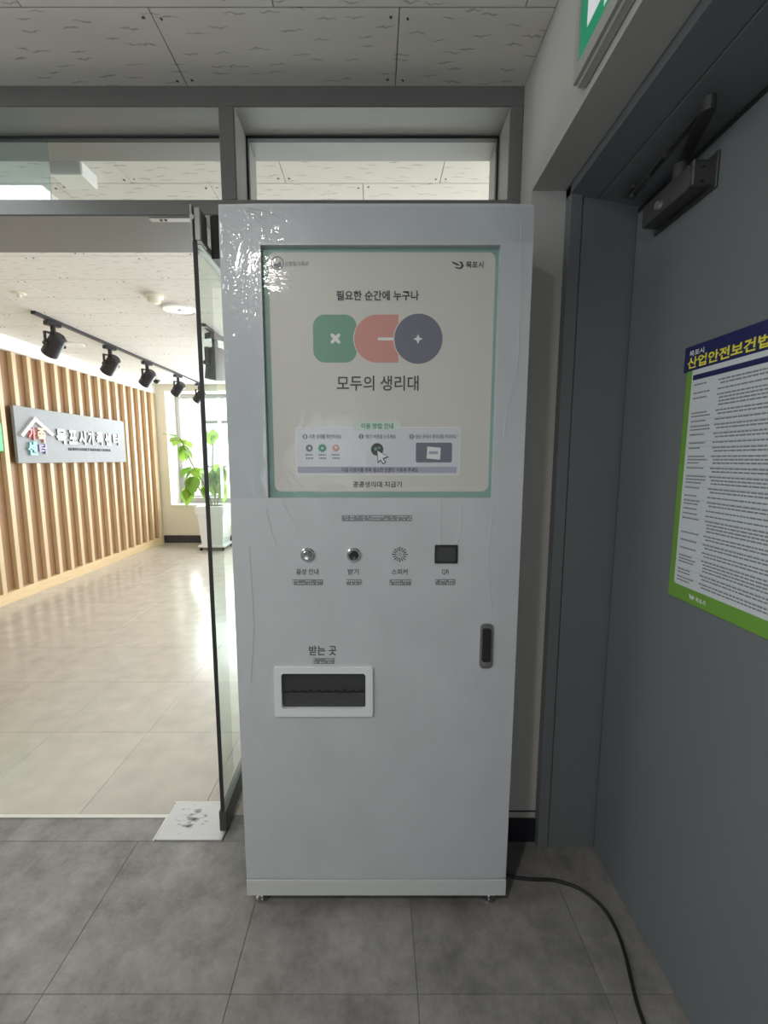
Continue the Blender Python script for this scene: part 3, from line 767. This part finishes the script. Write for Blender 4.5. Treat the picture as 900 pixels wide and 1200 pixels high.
for u, cap, lab in ((360.5, 'chrome', 'chrome push button with pale cap'), (414.5, 'darkcap', 'chrome push button with dark cap')):
    x, z = F(u, 650)
    q = B(); lathe(q, [(0.0195, 0.0), (0.0195, 0.004), (0.0165, 0.0075), (0.0135, 0.0075), (0.0130, 0.004)], (x, 0, z), (0, -1, 0)); bt = obj('push_button', q, M['chrome'], mc, smooth=True, label=lab)
    q = B(); lathe(q, [(0.0128, 0.003), (0.0128, 0.009), (0.0105, 0.0115), (0.004, 0.0105)], (x, 0, z), (0, -1, 0)); obj('button_cap', q, M[cap], bt, smooth=True)
x, z = F(468.5, 649.7)
q = B()
for k in range(16):
    t = 2 * PI * k / 16
    d = Vector((math.cos(t), math.sin(t))); n = Vector((-d.y, d.x)) * 0.0011
    for r0, r1 in ((0.0085, 0.0215),) if k % 2 == 0 else ((0.0105, 0.0195),):
        p = [d * r0 + n, d * r0 - n, d * r1 - n * 1.3, d * r1 + n * 1.3]
        prism(q, [(x + a.x, z + a.y) for a in p], -0.0006, 0.001)
for k in range(6): prism(q, circ(x + 0.0042 * math.cos(k * PI / 3), z + 0.0042 * math.sin(k * PI / 3), 0.0012, 8), -0.0006, 0.001)
prism(q, circ(x, z, 0.0012, 8), -0.0006, 0.001)
obj('speaker_grille', q, M['ink'], mc)
a = fr_box(509.5, 638.5, 536, 660)
q = B(); prism(q, rrect(*a, 0.003), -0.003, 0); rd = obj('code_reader', q, M['black'], mc)
q = B(); prism(q, rrect(a[0] + .006, a[1] - .006, a[2] + .006, a[3] - .006, 0.002), -0.0038, -0.003); obj('reader_window', q, M['smoke'], rd)
T('음성 안내', 347, 666.5, 373.5, 673.5, M['ink'], 0.022, y=-0.0003, parent=mc)
T('받기', 407.5, 666.5, 420.5, 673.5, M['ink'], 0.022, y=-0.0003, parent=mc)
T('스피커', 459, 666.8, 477.5, 673.5, M['ink'], 0.022, y=-0.0003, parent=mc)
T('QR', 517.8, 667, 526.5, 673.8, M['ink'], 0.015, y=-0.0003, parent=mc)
T('받는 곳', 362, 756.5, 394.5, 768, M['ink'], 0.02, y=-0.0003, parent=mc)
# dispensing slot
def ring(bm, outer, inner, y0, y1):
    n = len(outer)
    of, inf, ob, ib = ([bm.verts.new((x, y, z)) for x, z in P] for P, y in ((outer, y0), (inner, y0), (outer, y1), (inner, y1)))
    for k in range(n):
        m_ = (k + 1) % n
        bm.faces.new((of[k], of[m_], inf[m_], inf[k])); bm.faces.new((of[m_], of[k], ob[k], ob[m_])); bm.faces.new((inf[k], inf[m_], ib[m_], ib[k]))
    return bm
q = B(); ring(q, rrect(sl[0], sl[1], sl[2], sl[3], 0.006), rrect(*sw_, 0.008), -0.008, 0.004)
ds = obj('dispensing_slot', q, M['slotwhite'], mc, label='white framed dispensing slot')
q = B(); prism(q, rrect(sw_[0] - .001, sw_[1] + .001, sw_[2] - .001, sw_[3] + .001, 0.008), 0.004, 0.008); obj('smoked_flap', q, M['smoke'], ds)
zt = F(379, 811)[1]
q = B(); bx(q, sw_[0] + .001, sw_[1] - .001, 0.0015, 0.0042, zt - 0.0030, zt - 0.0005)
for k in range(9):
    xx = sw_[0] + 0.03 + k * 0.0245
    if xx < sw_[1] - 0.004: prism(q, [(xx - .005, zt), (xx + .005, zt), (xx + .002, zt + .006), (xx - .002, zt + .006)], 0.001, 0.0042)
obj('toothed_bar', q, M['rubber'], ds)
q = B(); prism(q, rrect(sw_[0] + .001, sw_[1] - .001, sw_[2] + .0005, zt - 0.0035, 0.006), 0.0025, 0.0042); obj('lower_flap', q, M['smoke2'], ds)
# latch handle
a = fr_box(562.5, 730, 576, 782)
q = B(); prism(q, rrect(*a, 0.013), -0.006, 0); hl = obj('latch_handle', q, M['chrome'], mc, label='chrome paddle latch')
q = B(); prism(q, rrect(a[0] + .006, a[1] - .006, a[2] + .020, a[3] - .014, 0.006), -0.0105, -0.006); obj('latch_lever', q, M['darkcap'], hl)
q = B(); cyl(q, ((a[0] + a[1]) / 2, -0.006, a[2] + .010), ((a[0] + a[1]) / 2, -0.009, a[2] + .010), 0.0045, n=14); obj('key_cylinder', q, M['chrome'], hl)
# loose clear film bunched at the upper left corner of the door
from mathutils import noise
def film(name, x0, x1, z0, z1, nx, nz, amp, seed):
    q = B(); G = []
    for i in range(nx + 1):
        row = []
        for k in range(nz + 1):
            x = x0 + (x1 - x0) * i / nx; z = z0 + (z1 - z0) * k / nz
            n = abs(noise.noise((x * 26 + z * 5, z * 13 - x * 9, seed))) + 0.45 * abs(noise.noise((x * 60, z * 34, seed + 3))) + 0.13 * noise.noise((x * 130, z * 90, seed + 5))
            n *= 0.10 + 0.90 * math.exp(-((x + 0.35) / 0.13) ** 2 - ((z - 1.86) / 0.20) ** 2)
            e = min(1, min(i, nx - i) / 3, min(k, nz - k) / 3)
            row.append(q.verts.new((x, -0.0012 - amp * max(0, n) * e, z)))
        G.append(row)
    for i in range(nx):
        for k in range(nz): q.faces.new((G[i][k], G[i + 1][k], G[i + 1][k + 1], G[i][k + 1]))
    return obj(name, q, M['film'], mc, smooth=True)
film('clear_film', -hx + 0.004, dX0 - 0.004, dZ0, 1.968, 48, 240, 0.0072, 1.0)
film('clear_film', dX0 - 0.004, hx - 0.004, dZ1 + 0.004, 1.968, 230, 36, 0.0070, 4.0)
# folds of the film, standing a hair proud of the paint
q = B()
for L_ in ([(611, 258), (609.5, 330), (606.5, 425), (600, 455), (592, 492), (590, 515)], [(613, 300), (611, 372)], [(288, 246), (303, 253), (317, 268), (330, 285)], [(290, 244), (312, 248), (336, 259)],
           [(289, 248), (305, 262), (314, 283)], [(588, 871), (562, 857), (531, 842)], [(590, 876), (560, 866), (528, 852)], [(591, 882), (566, 875), (540, 864)], [(590, 866), (574, 850), (556, 838)],
           [(592, 872), (583, 852), (571, 838)], [(312, 596), (318, 622), (324, 640)], [(330, 588), (352, 626)], [(517, 588), (516, 636)], [(541, 590), (539, 628), (532, 640)], [(577, 596), (572, 660), (577, 720)],
           [(352, 745), (380, 733), (402, 746)], [(292, 640), (297, 730), (294, 800)]):
    tube(q, spline([(F(u, v)[0], -0.0008, F(u, v)[1]) for u, v in L_], 5), 0.0007, 5)
obj('film_crease', q, M['fold'], mc, smooth=True, kind='stuff')
# power cord
pts = [(0.30, 1.47 - 0.02, 0.006), (0.36, 1.30, 0.005), (0.422, 1.236, 0.005), (0.493, 1.221, 0.005), (0.575, 1.216, 0.005), (0.643, 1.188, 0.005), (0.684, 1.134, 0.005), (0.691, 1.07, 0.005), (0.680, 1.006, 0.005), (0.662, 0.949, 0.005), (0.646, 0.889, 0.005), (0.636, 0.80, 0.005), (0.62, 0.55, 0.005)]
tag(obj('power_cord', tube(B(), spline(pts), 0.0048, 10), M['rubber'], smooth=True), 'black power cord curving from behind the machine across grey floor', 'cord')

# ================================================================== NOTICE ON THE STEEL DOOR
ps = empty('safety_notice', (DX - 0.002, 1.075, 1.005), -PI / 2)
tag(ps, 'green bordered safety law notice with navy header on the grey door', 'poster')
PW, PH = 0.44, 0.612
q = B(); bx(q, 0.008, PW, -0.001, 0.0015, 0, PH - 0.055); obj('green_backing', q, M['lime'], ps)
q = B(); bx(q, -0.004, PW, -0.0016, 0.0015, PH - 0.058, PH); hd = obj('navy_header', q, M['navy'], ps)
q = B(); prism(q, rrect(0.026, PW - 0.02, 0.036, PH - 0.05, 0.008), -0.0014, -0.001); sh = obj('white_sheet', q, M['sheet'], ps)
put_text('목포시', 0.012, 0.058, PH - 0.024, PH - 0.011, -0.0019, M['whiteink'], hd, 0.02)
put_text('산업안전보건법령 요지', 0.008, 0.330, PH - 0.053, PH - 0.026, -0.0019, M['yellowink'], hd, 0.028)
q = B(); bx(q, 0.030, PW - 0.024, -0.0018, -0.0014, PH - 0.082, PH - 0.070); obj('table_heading', q, M['navy'], sh)
q = B(); z = PH - 0.092; ln = B(); rule = B(); cnt = 0; left = 0
while z > 0.046:
    grp = random.choice((1, 2, 2, 3, 4)); z0 = z
    lw = random.randint(1, min(3, grp))
    for k in range(grp):
        if z < 0.046: break
        if k < lw:
            x = 0.036; xe = 0.036 + random.uniform(0.035, 0.062)
            while x < xe: w = random.uniform(0.004, 0.011); bx(ln, x, min(x + w, xe), -0.0018, -0.0014, z - 0.0034, z); x += w + 0.0016
        x = 0.108 + (0.006 if k else 0); xe = random.uniform(0.30, PW - 0.03)
        while x < xe: w = random.uniform(0.005, 0.016); bx(ln, x, min(x + w, xe), -0.0018, -0.0014, z - 0.0034, z); x += w + 0.002
        z -= 0.0076
    z -= 0.0042
    if random.random() < 0.6: bx(rule, 0.032, PW - 0.024, -0.0016, -0.0014, z + 0.0012, z + 0.0018)
obj('fine_print', ln, M['inkfine'], sh, kind='stuff'); obj('table_rule', rule, M['lilac'], sh)
q = B(); prism(q, [(0.083, 0.014), (0.092, 0.012), (0.098, 0.017), (0.094, 0.023), (0.088, 0.020), (0.080, 0.024)], -0.0016, -0.001); obj('printed_emblem', q, M['sheet'], ps)
put_text('목포시', 0.102, 0.132, 0.011, 0.023, -0.0014, M['whiteink'], ps, 0.02)

# ================================================================== EXIT SIGN ON THE RIGHT WALL (facing -x)
ex = empty('exit_sign', (XW, 1.045, 2.156), -PI / 2)
tag(ex, 'green emergency exit sign box on plaster above the steel door', 'sign')
q = B(); bx(q, 0, 0.40, -0.022, 0, 0, 0.235, 0.003); obj('sign_box', q, M['exitbox'], ex)
q = B(); plate(q, 0.004, 0.396, 0.004, 0.231, [(0.022, 0.378, 0.034, 0.205)], -0.030, -0.022); obj('sign_frame', q, M['exitbox'], ex)
q = B(); bx(q, 0.022, 0.378, -0.0265, -0.022, 0.034, 0.205); fc = obj('sign_face', q, M['exitgreen'], ex)
q = B(); prism(q, [(0.052, 0.075), (0.052, 0.19), (0.16, 0.19), (0.16, 0.05), (0.12, 0.05), (0.12, 0.075)], -0.0270, -0.0265); obj('doorway_pictogram', q, M['exitwhite'], fc)
q = B(); prism(q, circ(0.235, 0.175, 0.014, 16), -0.0270, -0.0265)
prism(q, [(0.215, 0.155), (0.250, 0.158), (0.262, 0.125), (0.250, 0.120), (0.240, 0.140), (0.238, 0.110), (0.262, 0.085), (0.255, 0.055), (0.240, 0.055), (0.243, 0.080), (0.220, 0.098), (0.205, 0.080), (0.178, 0.072), (0.176, 0.085), (0.197, 0.094), (0.212, 0.115), (0.213, 0.138), (0.200, 0.132), (0.192, 0.113), (0.180, 0.118), (0.190, 0.143)], -0.0270, -0.0265)
obj('runner_pictogram', q, M['exitwhite'], fc)

# ================================================================== LOBBY THINGS
# ---- name board on the batten wall (local x runs along +Y, faces +X)
nb = empty('name_board', (SX + 0.047, 4.11, 1.31), PI / 2)
tag(nb, 'grey name board with raised white letters on the wooden batten wall', 'sign')
NBW, NBH = 1.775, 0.545
q = B(); bx(q, 0, NBW, -0.03, 0, 0, NBH, 0.003); obj('board', q, M['signgrey'], nb)
def NB(u, v): p = onX(u, v, SX + 0.095); return p.y - 4.11, p.z - 1.31
def nbar(bm, p0, p1, w, y0, y1):
    a, b = Vector(p0), Vector(p1); d = (b - a).normalized(); n = Vector((-d.y, d.x)) * w / 2
    prism(bm, [tuple(a + n), tuple(a - n), tuple(b - n), tuple(b + n)], y0, y1)
apex, l0, l1 = NB(40.5, 491), NB(25.5, 510.5), NB(62, 510)
q = B(); nbar(q, l0, (apex[0] + 0.012, apex[1] + 0.008), 0.030, -0.055, -0.03); nbar(q, (apex[0] - 0.012, apex[1] + 0.008), l1, 0.030, -0.0545, -0.03)
obj('roof_emblem', q, M['letterwhite'], nb)
def L3(ch, u0, v0, u1, v1, m, side, d=0.022):
    x0, z1 = NB(u0, v0); x1, z0 = NB(u1, v1)
    return put_text(ch, x0, x1, z0, z1, -0.03, m, nb, 0.034, d, 'letter', side)
L3('가', 32.5, 500.5, 42, 516, M['lred'], M['lred']); L3('족', 43, 501, 54, 519, M['lorange'], M['lorange'])
L3('센', 32, 517, 44.5, 533.5, M['lteal'], M['lteal']); L3('터', 45.5, 520, 55, 532, M['lpurple'], M['lpurple'])
us = [66, 80.5, 92.5, 103, 113, 123, 132.5, 142]
for k, ch in enumerate('목포시가족센터'):
    u0, u1 = us[k], us[k + 1] - 1.6
    f = (u0 - 66) / 76
    L3(ch, u0, 502.5 + 6.5 * f, u1, 520.5 + 2.0 * f, M['letterwhite'], M['letterside'], 0.016)
x0, z1 = NB(82, 524.5); x1, z0 = NB(131, 529.2)
put_text('MOKPO FAMILY SUPPORT CENTER', x0, x1, z0, z1, -0.031, M['smallink'], nb, 0.015, 0.006, 'small_lettering', M['smallink'])
# ---- green sign at the left end
gs = empty('green_sign', (SX + 0.047, 3.535, 1.42), PI / 2)
tag(gs, 'bright green sign at the left edge of the wooden batten wall', 'sign')
q = B(); bx(q, 0, 0.405, -0.05, 0, 0, 0.26, 0.004); obj('sign_face', q, mat('bright_green', (0.05, 0.62, 0.20), 0.4), gs)
q = B(); bx(q, 0.004, 0.401, -0.0, 0.001, 0.004, 0.256); obj('sign_back', q, M['white2'], gs)

# ---- track with spotlights
def track(name, x, y0, y1, m, label):
    t = empty(name, (x, y0, ZC)); tag(t, label, 'lighting track')
    q = B(); bx(q, -0.018, 0.018, 0, y1 - y0, -0.022, 0, 0.002); obj('rail', q, m, t)
    q = B(); bx(q, -0.019, 0.019, -0.012, 0.0, -0.023, 0, 0.002); obj('end_cap', q, m, t)
    return t
track('lighting_track', -2.675, 3.50, 6.78, M['spot'], 'long black lighting track along the lobby ceiling beside batten wall')
track('lighting_track', -1.475, 3.82, 6.6, M['track2'], 'brown lighting track on lobby ceiling seen through the open glass door')
def spotlight(loc, yaw, tilt, label, sc=1.0):
    t = empty('track_spotlight', loc); t.scale = (sc,) * 3; t.rotation_euler = (0, 0, yaw)
    tag(t, label, 'spotlight', None)
    q = B(); bx(q, -0.022, 0.022, -0.05, 0.05, -0.030, 0, 0.003); cyl(q, (0, 0, -0.075), (0, 0, -0.028), 0.016, n=14); obj('track_adapter', q, M['spot'], t)
    q = B()
    bx(q, -0.011, 0.011, -0.058, 0.058, -0.085, -0.075)
    for s in (-1, 1): bx(q, -0.011, 0.011, s * 0.058 - 0.004, s * 0.058 + 0.004, -0.165, -0.075)
    obj('yoke', q, M['spot'], t)
    d = Vector((math.sin(tilt), 0, -math.cos(tilt))); c = Vector((0, 0, -0.155))
    q = B(); lathe(q, [(0.034, -0.085), (0.050, -0.070), (0.054, 0.080), (0.047, 0.080), (0.043, 0.055)], c, d, 24); h = obj('lamp_housing', q, M['spot'], t, smooth=True)
    q = B(); cyl(q, c + d * 0.052, c + d * 0.058, 0.043, n=20); obj('lens', q, M['white2'], h)
    q = B(); cyl(q, c + Vector((0, -0.072, 0)), c + Vector((0, 0.072, 0)), 0.012, n=12); obj('tilt_knob', q, M['spot'], t)
    return t
names = ('nearest black spotlight at the left end of the black track', 'second black spotlight from the left on the black track',
         'third black spotlight from the left on the black track', 'fourth black spotlight on the track left of the window',
         'farthest black spotlight on the track seen through the glass door')
for (yy, nm) in zip((3.69, 4.45, 5.15, 5.93, 6.62), names):
    o = spotlight((-2.675, yy, ZC - 0.022), math.radians(158), math.radians(48), nm, 1.18); o['group'] = 'spotlights on the black track'
o = spotlight((-1.475, 4.06, ZC - 0.022), math.radians(150), math.radians(8), 'large black spotlight behind the glass door next to machine edge', 1.7)

# ---- ceiling fittings
def ceil_thing(name, x, y, prof, m, label, cat, inner=None):
    t = empty(name, (x, y, ZC)); tag(t, label, cat)
    q = B(); lathe(q, prof, (0, 0, 0), (0, 0, -1), 30); obj('housing', q, m, t, smooth=True)
    if inner:
        q = B(); lathe(q, inner[0], (0, 0, 0), (0, 0, -1), 24); obj(inner[2], q, inner[1], t, smooth=True)
    return t
ceil_thing('smoke_detector', -1.567, 3.17, [(0.062, 0), (0.062, 0.016), (0.046, 0.022), (0.040, 0.050), (0.020, 0.056)], M['offwhite'], 'cream smoke detector on lobby ceiling beside the round speaker', 'smoke detector',
           ([(0.042, 0.030), (0.042, 0.038), (0.02, 0.039)], M['inkgrey'], 'sensing_slot'))
q = ceil_thing('ceiling_speaker', -1.515, 3.45, [(0.125, 0), (0.125, 0.008), (0.115, 0.014), (0.108, 0.008), (0.02, 0.010)], M['white2'], 'round white recessed ceiling speaker in the lobby near the glass door', 'speaker',
           ([(0.012, 0.009), (0.012, 0.013), (0.004, 0.014)], M['inkgrey'], 'centre_screw'))
ceil_thing('sprinkler_head', -2.49, 3.14, [(0.040, 0), (0.038, 0.005), (0.012, 0.008), (0.010, 0.030), (0.022, 0.032), (0.022, 0.035)], M['offwhite'], 'small sprinkler head on lobby ceiling left of the tracks', 'sprinkler')
ceil_thing('ceiling_vent', -3.05, 4.47, [(0.10, 0), (0.10, 0.008), (0.08, 0.015), (0.05, 0.010)], M['white2'], 'flat round white ceiling vent between near spotlight and batten wall', 'vent')
t = ceil_thing('dome_camera', -3.10, 6.20, [(0.075, 0), (0.075, 0.03), (0.066, 0.04)], M['white2'], 'white dome camera on lobby ceiling by the end of batten wall', 'camera',
               ([(0.050, 0.038), (0.047, 0.062), (0.033, 0.083), (0.012, 0.092)], M['darkcap'], 'dome'))
# flat panel lamp in the vestibule ceiling, left of the frame: its light lies on the floor and in the left transom pane
t = empty('panel_lamp', (-1.98, 0.98, ZC)); tag(t, 'flat rectangular panel lamp in vestibule ceiling left of the machine', 'ceiling lamp')
q = B(); plate(q, -0.62, 0.62, -0.32, 0.32, [(-0.585, 0.585, -0.285, 0.285)], 0, 0.014)
for v in q.verts: v.co = Vector((v.co.x, v.co.z, -v.co.y))
obj('lamp_frame', q, M['white2'], t)
q = B(); bx(q, -0.585, 0.585, -0.285, 0.285, -0.008, -0.001); obj('diffuser', q, M['lampglow'], t)
t = box('ceiling_box', M['white2'], -1.265, -1.14, 1.80, 1.90, 2.445, ZC, None, 0.004); tag(t, 'small white box on lobby ceiling seen through the left transom', 'box')
# the recessed downlight just behind the viewer that lights the machine, and three farther along the corridor
KX, KY = -0.65, -0.45
t = ceil_thing('downlight', KX, KY, [(0.095, 0), (0.095, 0.006), (0.088, 0.008), (0.080, 0.008), (0.076, 0.004)], M['white2'], 'recessed downlight in the vestibule ceiling just behind the viewer', 'ceiling lamp', ([(0.074, 0.0045), (0.074, 0.005)], M['downglow'], 'diffuser'))
q = B(); n_ = 28
for k in range(n_):
    a0, a1 = 2 * PI * k / n_, 2 * PI * (k + 1) / n_
    f = [q.verts.new((0.078 * math.cos(a), 0.078 * math.sin(a), z)) for a, z in ((a0, 0), (a1, 0), (a1, -0.022), (a0, -0.022))]; q.faces.new(f)
obj('trim_ring', q, M['white2'], t)
l = bpy.data.lights.new('downlight_lamp', 'AREA'); l.shape = 'DISK'; l.size = 0.13; l.energy = 17; l.color = (1.0, 0.965, 0.91)
o = bpy.data.objects.new('downlight_lamp', l); C.objects.link(o); o.location = (KX, KY, ZC - 0.007)
for (x, y, lb) in ((-0.55, -5.2, 'corridor downlight behind the viewer on the left'), (-0.05, -3.6, 'corridor downlight behind the viewer nearest the machine'), (-0.9, -6.2, 'corridor downlight farthest behind the viewer')):
    t = ceil_thing('downlight', x, y, [(0.085, 0), (0.085, 0.006), (0.075, 0.008)], M['white2'], lb, 'ceiling lamp', ([(0.062, 0.008), (0.058, 0.010)], M['downglow'], 'diffuser'))

# ---- potted plant by the window
pp = empty('potted_plant', (-2.44, 6.40, 0)); tag(pp, 'leafy green plant in tall square white pot by the lobby window', 'plant')
q = B()
def frus(bm, z0, w0, z1, w1):
    r = bmesh.ops.create_cube(bm, size=1.0)['verts']
    for v in r:
        w = w0 if v.co.z < 0 else w1; v.co = Vector((v.co.x * w, v.co.y * w, z0 if v.co.z < 0 else z1))
frus(q, 0.075, 0.31, 0.56, 0.38); po = obj('pot', q, M['pot'], pp)
q = B(); plate(q, -0.21, 0.21, -0.21, 0.21, [(-0.17, 0.17, -0.17, 0.17)], 0, 0.11)
for v in q.verts: v.co = Vector((v.co.x, v.co.z, 0.66 - v.co.y))
obj('rim', q, M['pot'], po)
q = B(); frus(q, 0.55, 0.34, 0.64, 0.338); obj('soil', q, M['soil'], pp)
q = B(); bx(q, -0.20, 0.20, -0.20, 0.20, 0.05, 0.078, 0.004); bs_ = obj('wheeled_base', q, M['pot'], pp)
for sx in (-1, 1):
    for sy in (-1, 1):
        q = B(); cyl(q, (sx * .165 - .012, sy * .165, 0.025), (sx * .165 + .012, sy * .165, 0.025), 0.025, n=14); obj('caster', q, M['rubber'], bs_)
stems = [[(0, 0, .62), (0.02, 0, .9), (-0.01, 0.02, 1.2), (0.02, 0, 1.62)], [(-.02, 0, .62), (-.12, -.02, .95), (-.28, -.03, 1.25), (-.46, 0, 1.66)], [(0.02, 0.02, .62), (.10, .03, .95), (.16, .02, 1.25)], [(-.01, -.03, .62), (-.1, -.1, .8), (-.26, -.1, 1.05)]]
for sp in stems: obj('stem', tube(B(), spline(sp, 6), 0.011, 6), M['stem'], pp, smooth=True)
def leaf_mesh():
    q = B(); n = 7; top = []
    prof = [0, .55, .9, 1.0, .9, .6, .25, 0]
    rows = []
    for i in range(n + 1):
        x = i / n; w = 0.31 * prof[i]; zc = -0.22 * x * x
        rows.append([q.verts.new((x, -w, zc + 0.06 * prof[i])), q.verts.new((x, 0, zc)), q.verts.new((x, w, zc + 0.06 * prof[i]))])
    for a, b in zip(rows, rows[1:]):
        for k in (0, 1):
            try: q.faces.new((a[k], a[k + 1], b[k + 1], b[k]))
            except ValueError: pass
    bmesh.ops.remove_doubles(q, verts=q.verts, dist=1e-4)
    o = obj('leaf', q, M['leaf'], pp, smooth=True); return o
lf = leaf_mesh(); first = True
def leaf(p, yaw, pitch, L, roll=0.0):
    global first
    o = lf if first else lf.copy()
    if not first: C.objects.link(o); o.parent = pp
    first = False
    o.location = p; o.scale = (L, L, L); o.rotation_euler = (roll, pitch, yaw)
rnd = random.Random(3)
def cluster(c, n, L, droop=(0.1, 0.9)):
    for k in range(n):
        leaf((c[0] + rnd.uniform(-.03, .03), c[1] + rnd.uniform(-.03, .03), c[2] + rnd.uniform(-.05, .05)), 2 * PI * k / n + rnd.uniform(-.4, .4), rnd.uniform(*droop), L * rnd.uniform(.75, 1.2), rnd.uniform(-.7, .7))
cluster((-.46, 0, 1.64), 6, 0.26, (-0.5, 0.9)); cluster((-.44, 0, 1.52), 4, 0.24, (0.4, 1.2)); cluster((-.26, -.1, 1.08), 6, 0.30, (0.4, 1.3)); cluster((-.28, 0, 1.22), 5, 0.28, (0.3, 1.2))
cluster((.02, 0, 1.58), 3, 0.24, (-1.3, -0.6)); cluster((-.01, 0.02, 1.18), 6, 0.30, (0.5, 1.3)); cluster((.16, .02, 1.25), 6, 0.28, (0.2, 1.2)); cluster((-.12, 0, .95), 3, 0.24, (0.9, 1.4)); cluster((.1, .03, 1.0), 4, .28, (.8, 1.3)); cluster((-.36, -.05, .98), 3, .28, (1.0, 1.4))
